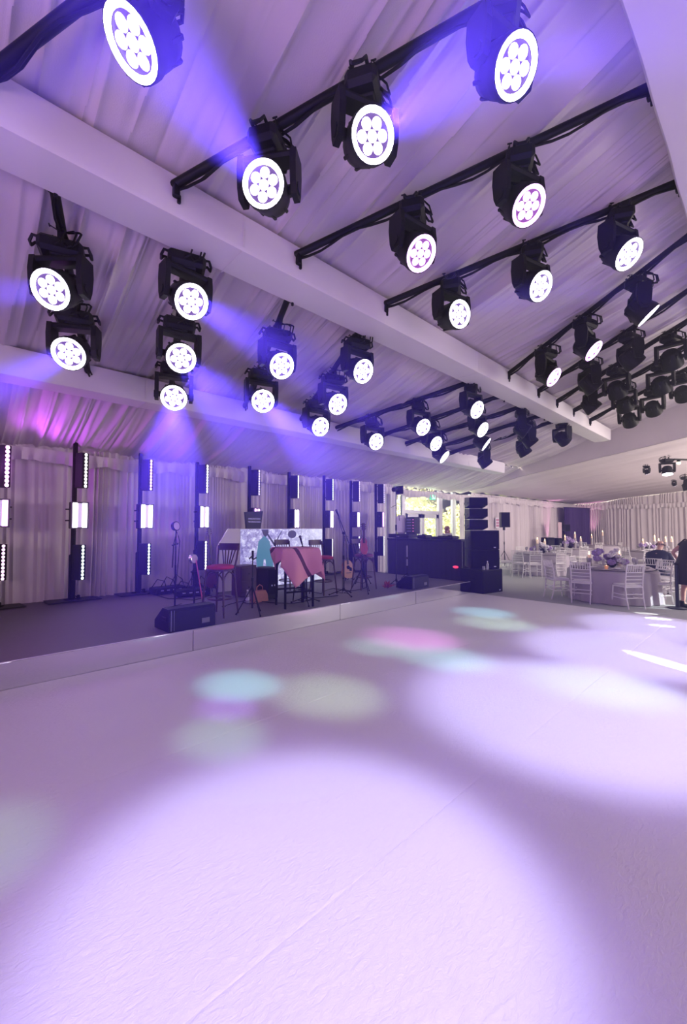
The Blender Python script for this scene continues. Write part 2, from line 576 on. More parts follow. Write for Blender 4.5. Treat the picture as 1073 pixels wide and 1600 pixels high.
# ------------------------------------------------------------------ rig bars and moving heads
PIV, BAR_DROP = .56, .10
FIX = {  # bar: list of (lens px, tilt off the camera, image direction of the lean, state, lamp power)
 'A0': [(205, 68, 46, (-.9, .4), 'w', 1.6)],
 'A1': [(418, 302, 26, (-.6, -.8), 'w', 4.5), (582, 209, 26, (.78, -.62), 'w', 4), (808, 86, 38, (.95, -.2), 'w', 2)],
 'A2': [(658, 397, 36, (.8, .4), 'p', .4), (826, 322, 38, (.85, .3), 'p', .4)],
 'A3': [(718, 492, 42, (.9, -.25), 'w', 1.5), (845, 447, 46, (.9, .1), 'w', 1.2), (983, 397, 50, (.9, .3), 'w', .7)],
 'B1': [(868, 590, 62, (.9, .4), 'p', 0), (925, 548, 66, (.85, .45), 'p', 0), (1012, 493, 84, (.82, .57), 'w', 0)],
 'B2': [(929, 608, 98, (.7, .7), 'd', 0), (994, 570, 98, (.7, .7), 'd', 0)],
 'B3': [(928, 640, 88, (.7, .7), 'd', 0), (972, 619, 120, (.3, .9), 'd', 0), (1046, 570, 125, (.2, .9), 'd', 0)],
 'B4': [(974, 640, 120, (.2, .9), 'd', 0), (1037, 611, 125, (.2, .9), 'd', 0)],
 'B5': [(982, 662, 130, (.3, .8), 'd', 0), (1026, 645, 130, (.3, .8), 'd', 0), (1069, 622, 130, (.3, .8), 'd', 0)],
 'C0': [(80, 453, 32, (-1, .05), 'w', 3), (106, 553, 24, (-.9, .42), 'w', 4)],
 'C1': [(295, 471, 22, (.87, .5), 'w', 4), (283, 560, 14, (.66, .75), 'w', 3.4), (275, 622, 12, (.0, 1), 'w', 3.4)],
 'C2': [(439, 572, 26, (.85, .5), 'w', 1), (412, 627, 15, (.72, .7), 'w', 3.4)],
 'C3': [(573, 581, 38, (.9, .3), 'w', .8), (530, 632, 34, (.85, .4), 'w', 1), (494, 667, 32, (.85, .4), 'w', .8)],
 'C4': [(587, 689, 34, (.85, .3), 'w', .8), (661, 667, 42, (.85, .4), 'w', .5), (745, 643, 50, (.9, .3), 'w', .5)],
 'C5': [(681, 693, 48, (.9, .4), 'w', .5), (754, 672, 58, (.9, .4), 'w', .4)],
 'C6': [(694, 713, 72, (.8, .55), 'w', 0), (759, 697, 82, (.82, .5), 'w', 0), (824, 674, 88, (.85, .5), 'd', 0)],
 'C7': [(832, 694, 96, (.6, .7), 'd', 0)],
 'C8': [(762, 725, 96, (.6, .75), 'd', 0), (821, 712, 96, (.55, .8), 'd', 0), (884, 690, 120, (.6, .5), 'd', 0)],
}
FAM = {'A': -.59, 'B': .28, 'C': .31, 'D': -.59}
BAR_LABEL = {'A0': 'black rig bar at the top left corner', 'A1': 'black rig bar crossing the top centre of the photo',
 'A2': 'black rig bar carrying the two pink-ringed moving heads', 'A3': 'black rig bar with three heads above the long beam',
 'B1': 'black rig bar with edge-on lit heads at right', 'B2': 'black rig bar with two dark heads at right', 'B3': 'black rig bar with three dark heads at right',
 'B4': 'black rig bar with two dark heads, second last at right', 'B5': 'last black rig bar before the long beam ends',
 'C0': 'black rig bar at the left photo edge carrying two heads', 'C1': 'black rig bar carrying a column of three bright heads',
 'C2': 'black rig bar with two heads right of the three-head column', 'C3': 'black rig bar with three heads near the middle of the photo',
 'C4': 'blue-lit rig bar with three heads, behind the long beam', 'C5': 'rig bar with two lit heads, behind the long beam',
 'C6': 'rig bar with edge-on lit heads, behind the long beam', 'C7': 'rig bar with one dark head, behind the long beam',
 'C8': 'last rig bar behind the long beam, with three dark heads'}


def make_mover():
    root = empty('moving_head_light')
    b = MB().box((0, 0, -.175), (.38, .26, .15), .035)
    b.box((0, 0, -.255), (.18, .18, .03), .01)
    b.box((0, -.132, -.17), (.18, .012, .07), .004)
    b.build('base', M_blackp, root)
    for s in (-1, 1):
        h = MB().tube([(s * .175, -.06, -.13), (s * .225, -.06, -.12), (s * .25, -.035, -.17), (s * .25, .035, -.17), (s * .225, .06, -.12), (s * .175, .06, -.13)], .015, 6)
        h.build('handle', M_black, root)
        c = MB().box((0, s * .09, -.075), (.05, .032, .06), .006)
        c.tube([(.034 * math.cos(a), s * .09, .036 * math.sin(a)) for a in np.linspace(-2.2, 2.6, 9)], .008, 5)
        c.cyl((.03, s * .09, -.03), (.085, s * .09, -.005), .006, n=5)
        c.box((.09, s * .09, -.003), (.012, .045, .014), .003)
        c.build('clamp', M_black, root)
    y = MB()
    y.box((0, 0, -.29), (.47, .17, .055), .02)
    for s in (-1, 1):
        prof = [(-.085, -.265), (.085, -.265), (.10, -.40), (.085, -.56), (.055, -.64), (-.055, -.64), (-.085, -.56), (-.10, -.40)]
        Mx = Matrix(((0, 0, 1), (1, 0, 0), (0, 1, 0)))
        y.prism(prof, s * .232 - .026, s * .232 + .026, M=Mx)
        y.cyl((s * .256, 0, -PIV), (s * .268, 0, -PIV), .05, n=10)
    y.build('yoke', M_blackp, root)
    hd = MB().lathe([(.06, -.165), (.115, -.16), (.15, -.12), (.168, -.03), (.175, .06), (.186, .10), (.186, .165), (.178, .168), (.142, .168), (.138, .148)], 22)
    for k in range(8):
        a = 2 * PI * k / 8
        hd.box((.155 * math.cos(a), .155 * math.sin(a), -.06), (.03, .03, .12), .006, Matrix.Rotation(a, 3, 'Z'))
    for s in (-1, 1):
        hd.cyl((s * .15, 0, 0), (s * .212, 0, 0), .04, n=10)
    head = hd.build('head', M_blackp, root, True)
    head.location = (0, 0, -PIV)
    rg = MB()
    n = 26
    for r0, z0, r1, z1 in ((.178, .166, .172, .174), (.172, .174, .142, .172), (.142, .172, .136, .155)):
        vs = [(r0 * math.cos(2 * PI * i / n), r0 * math.sin(2 * PI * i / n), z0) for i in range(n)] + [(r1 * math.cos(2 * PI * i / n), r1 * math.sin(2 * PI * i / n), z1) for i in range(n)]
        rg.add(vs, [(i, (i + 1) % n, n + (i + 1) % n, n + i) for i in range(n)])
    rg.build('lens_ring', M_ring, head, True)
    w = MB(); w.add([(.14 * math.cos(2 * PI * i / n), .14 * math.sin(2 * PI * i / n), .150) for i in range(n)], [tuple(range(n))])
    w.build('lens_well', M_well, head)
    lens = None
    for k in range(7):
        a = 2 * PI * k / 6 + .3; rr = .085 if k < 6 else 0
        if lens is None:
            lens = MB().sphere((0, 0, 0), .042, 12, 6, (1, 1, .42)).mesh('lens', M_lens, True)
        o = link('lens', lens, head); o.location = (rr * math.cos(a), rr * math.sin(a), .150)
    cb = MB()
    for k, (dx, dz, r) in enumerate(((-.10, -.05, .011), (-.06, -.09, .009), (.03, -.07, .009))):
        cb.tube([(dx * .3 - .02, .03, .0), (dx - .05, .11, -.02), (dx - .08, .17, -.05 + dz * .3), (dx - .05, .20, -.13 + dz), (dx, .16, -.18 + dz * .5), (dx * .5, .112, -.15)], r, 5)
    cb.build('cable', M_cable, root, True)
    return root


MAT_VAR = {'w': (M_ring, M_lens, M_well),
           'p': (mat('lit_ring_pink', (1, 1, 1), .4, emit=(.85, .45, 1), estr=3.2), mat('lit_lens_pink', (1, 1, 1), .2, emit=(.93, .70, 1), estr=1.0), mat('lens_well_pink', (.1, .03, .12), .4, emit=(.45, .12, .6), estr=.5)),
           'd': (M_blackp, M_lensoff, M_blackm)}
proto = make_mover()
ORD = ['first', 'second', 'third']
used_proto = False
mesh_var = {}


def set_variant(root, st):
    for ch in root.children:
        if ch.name.startswith('head'):
            for q in ch.children:
                base = q.name.split('.')[0]
                mt = MAT_VAR[st][{'lens_ring': 0, 'lens': 1, 'lens_well': 2}[base]]
                q.material_slots[0].link = 'OBJECT'; q.material_slots[0].material = mt


def aim_vec(x, y, tilt, lean):
    v = ray(x, y).normalized()
    u = (lean[0] * RT - lean[1] * UP)
    u = (u - v * u.dot(v)).normalized()
    return (-v * math.cos(R(tilt)) + u * math.sin(R(tilt))).normalized()


BEAM_COL = (.10, .045, 1.0)
BEAM_W = 8800
all_bars = {}
for bar, fx in FIX.items():
    k = FAM[bar[0]] if not (bar[0] == 'C' and int(bar[1]) >= 4) else FAM['D']
    spots = []
    for x, y, tilt, lean, st, pw in fx:
        a = aim_vec(x, y, tilt, lean)
        P = at_roof(x, y, BAR_DROP + PIV - .165 * (a.z + SLOPE * a.y))
        spots.append((P - .165 * a, a, st, pw, (x, y)))
    c = sum(s[0].x - k * s[0].y for s in spots) / len(spots)
    ya, yb = (3.80, .66) if bar[0] in 'AB' else (7.0, 4.2)
    da = Vector((c + k * ya, ya, roof_z(ya) - BAR_DROP)); db = Vector((c + k * yb, yb, roof_z(yb) - BAR_DROP))
    root = empty('rig_bar', da, 0, BAR_LABEL[bar], 'rig bar', 'rig bars slung between the roof beams')
    v = db - da
    rb = .042 if bar not in ('A0',) else .045
    MB().cyl((0, 0, 0), v, rb, n=10).build('tube', M_black, root, True)
    w = MB(); pts = []
    r_ = random.Random(hash(bar) % 97 if False else sum(map(ord, bar)))
    for i in range(25):
        t = i / 24
        pts.append(v * t + Vector((.03 * math.sin(i * 1.1), 0, -.045 - .028 * abs(math.sin(i * .55 + r_.random() * .4)))))
    w.tube(pts, .013, 5).tube([p + Vector((.03, .0, .03)) for p in pts], .010, 5)
    w.build('cable', M_cable, root, True)
    for t in (.015, .985):
        e = MB().box(v * t + Vector((0, 0, -.05)), (.06, .07, .16), .01)
        e.box(v * t + Vector((.03, 0, -.13)), (.03, .03, .08), .006)
        e.build('end_clamp', M_black, root)
    th = math.atan2(v.y, v.x)
    for i, (pv, a, st, pw, px) in enumerate(spots):
        t_ = (Vector((pv.x, pv.y, 0)) - Vector((da.x, da.y, 0))).dot(Vector((v.x, v.y, 0)).normalized()) / Vector((v.x, v.y, 0)).length
        base = da + v * t_
        if not used_proto:
            o = proto; used_proto = True
        else:
            o = copy_tree(proto)
        o.location = base
        o.rotation_euler = (0, 0, th - PI / 2)
        ah = Vector((a.x, a.y, 0))
        ax = Vector((-a.y, a.x, 0)).normalized()      # yoke axis
        rz = math.atan2(ax.y, ax.x) - (th - PI / 2)
        Rw = Matrix((ax, a.cross(ax), a)).transposed()
        Rl = Matrix.Rotation(-(th - PI / 2), 3, 'Z') @ Rw
        for ch in o.children:
            if ch.name.startswith('yoke'): ch.rotation_euler = (0, 0, rz)
            if ch.name.startswith('head'): ch.rotation_euler = Rl.to_euler()
        set_variant(o, st)
        o['_px'] = list(px)
        all_bars.setdefault(bar, []).append((o, st))
        if pw > 0:
            f = base + Vector((0, 0, -PIV)) + a * .2
            lamp('beam_lamp', 'SPOT', f, BEAM_W * pw, BEAM_COL, f + a, .10, R(21 if bar in ('A0', 'A1') else 13), .6)

bar_names = {'A0': 'at the top left corner', 'A1': 'on the bar crossing the top centre', 'A2': 'on the second bar from the top',
 'A3': 'on the third bar from the top', 'B1': 'on the fourth bar above the long beam', 'B2': 'on the fifth bar above the long beam', 'B3': 'on the sixth bar above the long beam',
 'B4': 'on the second last bar at right', 'B5': 'on the last bar at right', 'C0': 'at the left edge below the long beam', 'C1': 'in the column of three at left',
 'C2': 'on the bar right of that column of three', 'C3': 'in the diagonal row of three at the centre', 'C4': 'on the first bar behind the long beam',
 'C5': 'on the second bar behind the long beam', 'C6': 'on the third bar behind the long beam', 'C7': 'on the fourth bar behind the long beam', 'C8': 'on the last bar behind the long beam'}
look = {'w': 'white-lit moving head', 'p': 'pink-violet lit moving head', 'd': 'unlit black moving head'}
for bar, lst in all_bars.items():
    n = len(lst)
    for i, (o, st) in enumerate(lst):
        pos = '' if n == 1 else (['lower ', 'upper '][i] if n == 2 else ['lowest ', 'middle ', 'highest '][i])
        if bar[0] == 'C' and int(bar[1]) < 4:
            pos = (['upper ', 'lower '][i] if n == 2 else ['top ', 'middle ', 'bottom '][i])
        if bar in ('C4', 'C6', 'C8', 'C5'):
            pos = (['left ', 'right '][i] if n == 2 else ['left ', 'middle ', 'right '][i])
        tag(o, pos + look[st] + ' ' + bar_names[bar], 'stage light', 'moving heads on the roof rig')
        del o['_px']
#PART3
# ------------------------------------------------------------------ light totems on stage
def dots_mat(name, c, s):
    return mat(name, (1, 1, 1), .3, emit=c, estr=s)


D_WHITE = dots_mat('led_white', (1, .97, .96), 3.0)
D_GREEN = dots_mat('led_greenish', (.80, 1, .84), 2.0)
D_PINK = dots_mat('led_pink', (1, .62, .95), 2.0)
D_BLUE = dots_mat('led_violet', (.72, .62, 1), 1.6)
D_HOT = dots_mat('led_magenta', (1, .45, 1), 12.0)
T_WHITE = dots_mat('tube_white', (.95, .88, 1), 4.0)
T_HOT = dots_mat('tube_hot', (1, .80, 1), 7.0)
T_PINK = dots_mat('tube_pink', (.95, .45, 1), 2.4)
T_MID = dots_mat('tube_gap', (.42, .30, .62), .7)
ZS = ST


def led_bar(name, x, z0, z1, dots, yaw, n, label, ytot, w=.135, dep=.20):
    h = z1 - z0
    o = empty(name, (x, ytot, z0), yaw, label, 'stage light', 'upright LED bars on the stage totems')
    MB().box((0, 0, h / 2), (w, dep, h), .008).build('housing', M_blackp, o)
    MB().box((0, -dep / 2 - .002, h / 2), (w - .02, .006, h - .02)).build('front_plate', M_blackm, o)
    ld = None
    for i in range(n):
        if ld is None:
            ld = MB().sphere((0, 0, 0), min(.036, h / n * .44), 10, 5, (1, .35, 1)).mesh('lens', dots, True)
        q = link('lens', ld, o); q.location = (0, -dep / 2 - .006, h * (i + .5) / n)
    b = MB().box((-.02, dep / 2 + .02, h * .12), (.04, .05, .03)).box((-.02, dep / 2 + .02, h * .88), (.04, .05, .03))
    b.build('bracket', M_black, o)
    return o


def strobe(name, x, z0, z1, tube, yaw, label, ytot, w=.29, dep=.17):
    h = z1 - z0
    o = empty(name, (x, ytot, z0), yaw, label, 'stage light', 'twin-tube strobe panels on the stage totems')
    MB().box((0, .01, h / 2), (w, dep, h), .012).build('housing', M_blackp, o)
    fr = MB()
    for sx in (-1, 1): fr.box((sx * (w / 2 - .008), -dep / 2 - .005, h / 2), (.016, .03, h), .004)
    for zz in (.008, h - .008): fr.box((0, -dep / 2 - .005, zz), (w, .03, .016), .004)
    fr.build('frame', mat('grey_metal', (.16, .15, .18), .4, .6), o)
    MB().box((0, -dep / 2 + .003, h / 2), (.07, .01, h - .05)).build('reflector', T_MID, o)
    for sx in (-1, 1):
        MB().box((sx * .078, -dep / 2 - .001, h / 2), (.082, .016, h - .04), .006).build('tube', tube, o)
    for zz in (h * .3, h * .72):
        MB().cyl((-w / 2, .0, zz), (-w / 2 - .07, .02, zz), .014, n=7).build('side_knob', M_black, o)
        MB().cyl((w / 2, 0, zz), (w / 2 + .025, 0, zz), .012, n=7).build('side_knob', M_black, o)
    return o


YT = 9.36
TOT = [  # px x, top y, upper bar y0,y1,dots  strobe y0,y1,tube,yaw   lower bar y0,y1,dots
    (-9, 672, (697, 762, D_HOT), (780, 824, T_PINK, -4), (850, 906, D_PINK)),
    (115, 688, (709, 763, D_WHITE), (785, 826, T_WHITE, 2), (851, 905, D_GREEN)),
    (218, 703, (719, 767, D_PINK), (788, 826, T_WHITE, 10), (849, 897, D_GREEN)),
    (307, 722, (727, 771, D_WHITE), (791, 825, T_WHITE, 18), (845, 890, D_WHITE)),
    (389, 728, (735, 774.5, D_BLUE), (794, 824, T_PINK, 24), None),
    (451, 733, (743.7, 779, D_WHITE), (796, 825, T_HOT, 26), (842, 872, D_WHITE)),
    (506, 743, (749, 782, D_GREEN), (798, 825, T_HOT, 28), (842, 870, D_WHITE)),
    (548, 751, (752.6, 784, D_BLUE), (800, 824, T_WHITE, 28), (838, 870, D_WHITE)),
    (587, 756, (757, 786.5, D_BLUE), (800, 824, T_PINK, 28), (838, 868, D_WHITE)),
]
ORDN = ['first', 'second', 'third', 'fourth', 'fifth', 'sixth', 'seventh', 'eighth', 'ninth']
CUT = ['at the left photo edge', 'second from left', 'third from left', 'fourth from left', 'behind the black laptop bag', 'sixth from left, over the picture screen',
       'seventh from left', 'second from the glass doors', 'nearest the glass doors']
for i, (px, ty, up, mid, low) in enumerate(TOT):
    X = at_y(px, 820, YT).x
    top = at_y(px, ty, YT).z
    zb = ZS if X < SX1 - .2 else 0.0
    o = empty('light_totem', (X, YT, zb), 0, 'black upright light pole on a flat base, ' + CUT[i], 'light pole', 'black light totems along the stage drape')
    p = MB().box((0, 0, (top - zb) / 2), (.075, .075, top - zb), .012)
    p.box((-.005, 0, .45), (.11, .11, .86), .02)
    p.build('pole', M_blackm, o)
    MB().prism([(-.40, -.26), (.46, -.22), (.40, .20), (-.42, .22)], 0.002, .014).build('base_plate', mat('base_plate', (.03, .026, .03), .6, var=.2), o)
    c = MB().tube([(.05, -.03, .08), (.12, -.06, .03), (.16, .02, .015), (.05, .07, .018), (-.12, .04, .018), (-.10, -.06, .018), (.02, -.08, .018)], .012, 5)
    c.box((.10, -.04, .05), (.05, .05, .09), .01)
    c.build('cable_coil', M_cable, o, True)
    by = R(27)
    fx = X + .085
    z0, z1 = at_y(px, up[1], YT).z, at_y(px, up[0], YT).z
    led_bar('led_bar_light', fx, z0, z1, up[2], by, 10, 'upper LED dot bar on the light pole ' + CUT[i], YT - .16)
    z0, z1 = at_y(px, mid[1], YT).z, at_y(px, mid[0], YT).z
    strobe('strobe_panel', X + .05, z0, z1, mid[2], R(mid[3]), 'twin-tube strobe panel on the light pole ' + CUT[i], YT - .17)
    if low:
        z0, z1 = at_y(px, low[1], YT).z, at_y(px, low[0], YT).z
        led_bar('led_bar_light', X + .07, z0, z1, low[2], by, 10, 'lower LED dot bar on the light pole ' + CUT[i], YT - .16)
# the lit totem lamps throw light too
lx = at_y(-9, 730, YT)
lamp('totem_glow', 'SPOT', (lx.x + .06, YT - .45, lx.z), 90, (.62, .10, 1), (lx.x + 1.2, YT - 1.3, lx.z), .08, R(150), .6)
for px, e, c in ((115, 8, (.9, .85, 1)), (218, 8, (.95, .7, 1)), (307, 8, (.8, .75, 1)), (451, 22, (.75, .65, 1)), (506, 22, (.95, .6, 1)), (548, 8, (.8, .75, 1))):
    q = at_y(px, 808, YT)
    lamp('strobe_lamp', 'SPOT', (q.x + .12, YT - .4, q.z), e, c, (q.x + .6, YT - 1.4, q.z - .4), .1, R(150), .5)

# ------------------------------------------------------------------ stage furniture and instruments
M_wood = mat('dark_wood', (.055, .022, .016), .4, var=.3, vscale=12, stretch=(1, 1, .15))
M_red = mat('red_cushion', (.42, .03, .05), .8, var=.1, vscale=30, bump=.2, bscale=150)
M_maroon = mat('maroon_cushion', (.20, .06, .09), .8, var=.1, vscale=30)


def make_stool():
    o = empty('bar_stool')
    s = MB().lathe([(.15, .735), (.205, .74), (.215, .76), (.205, .785), (.15, .80)], 20)
    s.build('seat', M_red, o, True)
    MB().lathe([(.19, .705), (.21, .71), (.21, .735), (.19, .738)], 20).build('seat_rim', M_wood, o, True)
    for sx in (-1, 1):
        for sy in (-1, 1):
            pts = [(sx * .15, sy * .15, .72), (sx * .17, sy * .17, .45), (sx * .205, sy * .205, 0)]
            MB().tube(pts, .018, 7, rad=[.02, .018, .015]).build('leg', M_wood, o, True)
    for a in range(4):
        M4 = Matrix.Rotation(a * PI / 2, 3, 'Z')
        arc = [M4 @ Vector((.165 * math.cos(t), .165, .50 + .19 * math.sin(t))) for t in np.linspace(0, PI, 11)]
        MB().tube(arc, .011, 5).build('bent_brace', M_wood, o, True)
    ring = [(.192 * math.cos(t), .192 * math.sin(t), .27) for t in np.linspace(0, 2 * PI, 20, endpoint=False)]
    MB().tube(ring, .012, 6, closed=True).build('foot_ring', M_wood, o, True)
    b = MB()
    for sx in (-1, 1):
        b.tube([(sx * .155, .15, .70), (sx * .175, .19, .88), (sx * .19, .23, 1.10)], .016, 6)
    b.build('back_post', M_wood, o, True)
    rows = []
    for zz, dz in ((1.02, 0), (1.12, .012)):
        rows.append([Vector((.215 * math.sin(t), .245 - .0 * t + .04 * (1 - math.cos(t * 1.2)) * -1 + .02, zz + dz)) for t in np.linspace(-1.05, 1.05, 13)])
    m = MB(); m.grid(rows); m.grid([[p + Vector((0, .022, 0)) for p in r] for r in rows])
    n = 13
    for e in range(2):
        pass
    top = [rows[1], [p + Vector((0, .022, 0)) for p in rows[1]]]; bot = [rows[0], [p + Vector((0, .022, 0)) for p in rows[0]]]
    m.grid(top); m.grid(bot)
    m.build('back_rail', M_wood, o, True)
    for k in range(5):
        t = (k - 2) * .35
        MB().box((.18 * math.sin(t) * .8, .215, .91), (.02, .012, .24), .003, Matrix.Rotation((k - 2) * .12, 3, 'Y') @ Matrix.Rotation(-.2, 3, 'X')).build('back_slat', M_wood, o)
    return o


STOOLS = [((360, 962), (-.10, .16), -1.05 + PI * .0, 'red', 'dark bentwood bar stool with red seat behind the left floor monitor'),
          ((507, 930), (.10, .16), .12, 'red', 'red-seated slat-back bar stool right of the pink-draped table'),
          ((572, 921), (.05, .12), -.25, 'maroon', 'maroon-seated bar stool behind the violin stand'),
          ((455, 927), (.0, .12), .0, 'blue', 'dark slat-back bar stool behind the pink-draped table')]
stool = make_stool(); first = True
for (px, py), off, rz, c, lab in STOOLS:
    o = stool if first else copy_tree(stool); first = False
    P = at_z(px, py, ZS)
    o.location = (P.x + off[0], P.y + off[1], ZS); o.rotation_euler = (0, 0, rz)
    tag(o, lab, 'bar stool', 'bentwood bar stools on stage')
    if c == 'maroon':
        for ch in o.children:
            if ch.name.startswith('seat') and not ch.name.startswith('seat_rim'):
                ch.material_slots[0].link = 'OBJECT'; ch.material_slots[0].material = M_maroon


def wedge(P, rz, w, h, d, label):
    """stage monitor: back standing on the far side, sloped grille towards the band"""
    o = empty('floor_monitor', P, rz, label, 'stage monitor', 'black wedge monitors at the stage edge')
    prof = [(0, 0), (d, 0), (d, h * .35), (d * .45, h), (.03, h), (0, h - .03)]
    Mx = Matrix(((0, 0, 1), (1, 0, 0), (0, 1, 0)))
    MB().prism(prof, -w / 2, w / 2, M=Mx).build('cabinet', M_blackp, o)
    g = MB().box((0, d * .73, h * .69), (w - .06, d * .66, .012), .004, Matrix.Rotation(-math.atan2(h * .65, d * .55), 3, 'X'))
    g.build('grille', M_blackm, o)
    for sx in (-1, 1):
        MB().box((sx * (w / 2 + .004), d * .3, h * .55), (.012, .14, .05), .005).build('side_handle', M_black, o)
    MB().box((-w / 2 + .03, -.004, h / 2), (.012, .006, h * .9)).box((-w / 2 + .07, -.004, h / 2), (.006, .006, h * .9)).build('corner_edge', mat('pale_edge', (.16, .16, .19), .4), o)  # paler vertical strips at the corner
    MB().box((w * .28, -.005, h * .3), (.12, .008, .07), .003).build('connector_plate', mat('grey_metal', (.16, .15, .18), .4, .6), o)
    return o


P = at_z(265, 990, ZS); Q = at_z(336, 976, ZS)
P.y = max(P.y, SY + .05); Q.y = max(Q.y, SY + .05)
wedge(((P.x + Q.x) / 2, (P.y + Q.y) / 2 + .0, ZS), math.atan2(Q.y - P.y, Q.x - P.x), (Q - P).length, .30, .48, 'black wedge floor monitor at the left of the stage edge')
P = at_z(644, 922, ZS); Q = at_z(676, 916, ZS)
wedge(((P.x + Q.x) / 2 - .02, 5.72, ZS), .03, .66, .28, .46, 'black wedge floor monitor at the right end of the stage edge')


def stand_tripod(name, P, h, label, cat, r=.28, top=None, n=3, rz=.3, hub=.38, group=None):
    o = empty(name, P, rz, label, cat, group)
    MB().cyl((0, 0, .10), (0, 0, h * .62), .014, n=8).cyl((0, 0, h * .6), (0, 0, h), .010, n=8).build('pole', M_black, o, True)
    MB().cyl((0, 0, h * .58), (0, 0, h * .64), .022, n=8).build('collar', M_black, o)
    MB().cyl((0, 0, hub - .03), (0, 0, hub + .03), .024, n=8).build('hub', M_black, o)
    for k in range(n):
        a = 2 * PI * k / n
        c, s = math.cos(a), math.sin(a)
        lg = MB().cyl((.02 * c, .02 * s, hub), (r * c, r * s, .012), .010, n=6)
        lg.cyl((.01 * c, .01 * s, hub * .4), (r * .55 * c, r * .55 * s, hub * .46), .006, n=5)
        lg.build('leg', M_black, o)
        MB().sphere((r * c, r * s, .014), .017, 8, 5).build('rubber_foot', M_blackm, o)
    return o


def mic(parent, p0, p1):
    p0, p1 = Vector(p0), Vector(p1); d = (p1 - p0).normalized()
    m = MB().cyl(p0, p0 + d * .13, .012, .02, 9)
    m.build('microphone_body', M_blackp, parent, True)
    MB().sphere(p0 + d * .155, .027, 10, 7).build('microphone_grille', mat('mic_grille', (.10, .10, .12), .35, .8), parent, True)


M_litface = mat('violet_lit_face', (.62, .48, .52), .6)  # pinkish tone carries the violet stage light on the disc face


def round_head_stand(P, h, label, lean, rim):
    """straight stand with a big round disc head (pop shield) and folded boom"""
    o = empty('microphone_stand', P, .4, label, 'microphone stand', 'microphone stands on stage')
    MB().cyl((0, 0, .02), (0, 0, h * .55), .015, n=8).cyl((0, 0, h * .5), (lean, 0, h), .011, n=8).build('pole', M_black, o, True)
    MB().lathe([(.13, 0), (.13, .018), (.04, .035), (.02, .05)], 18).build('round_base', M_blackm, o, True)
    MB().tube([(0, 0, h * .93), (-.05, .0, h * .80), (-.07, 0, h * .52)], .010, 6).cyl((-.08, 0, h * .80), (.05, 0, h * .82), .014, n=7).build('boom', M_black, o, True)
    MB().tube([(.02, .0, h * .97), (.09, 0, h * .85), (.06, 0, h * .6), (.015, 0, h * .3), (.05, .05, .04), (.3, .15, .02)], .006, 5).build('cable', M_cable, o, True)
    Mh = Matrix.Rotation(R(82), 3, 'X')
    MB().lathe([(.045, -.05), (.075, -.045), (.082, -.01), (.082, .012), (.074, .016)], 20, (lean, 0, h + .06), Mh).build('shield_shell', rim, o, True)
    MB().lathe([(.074, .013), (.05, .024), (.002, .028)], 20, (lean, 0, h + .06), Mh, False).build('shield_face', M_litface, o, True)
    return o


M_rim = mat('chrome_rim', (.75, .75, .8), .25, 1.0)
P = at_z(273, 951, ZS)
round_head_stand(P, 1.36, 'tall microphone stand with violet-lit round disc head at stage left', .0, M_blackp)
P = at_z(303, 952, ZS)
o = round_head_stand(P, .80, 'short stand with chrome-rimmed round disc head above the left monitor', -.02, M_rim)
MB().cyl((-.0, -.03, .84), (.10, -.10, .10), .011, n=7).build('pink_lit_rod', mat('pink_lit_rod', (.75, .16, .35), .5), o, True)  # pink stage light on the rod is put into its colour

# effect boards and cables heaped on the stage floor, left
o = empty('pedal_board', at_z(262, 926, ZS), .1, 'low black effects board with white switches by the drape', 'pedal board', 'black effects boards heaped by the drape')
MB().box((0, 0, .07), (.66, .35, .13), .02).build('case', M_blackp, o)
for k in range(4):
    MB().box((-.2 + k * .13, -.178, .08), (.06, .006, .022)).build('switch_plate', mat('pale_label', (.6, .6, .7), .5), o)
for k in range(3):
    MB().tube([(-.3 + k * .2, .1, .13), (-.22 + k * .2, .02, .30 + .04 * k), (-.1 + k * .2, -.05, .26), (-.02 + k * .2, .05, .13)], .010, 5).build('cable_loop', M_cable, o, True)
o2 = copy_tree(o); P = at_z(300, 930, ZS); o2.location = P; o2.rotation_euler = (0, 0, -.15)
o2['label'] = 'low black effects board right behind the short round-headed stand'


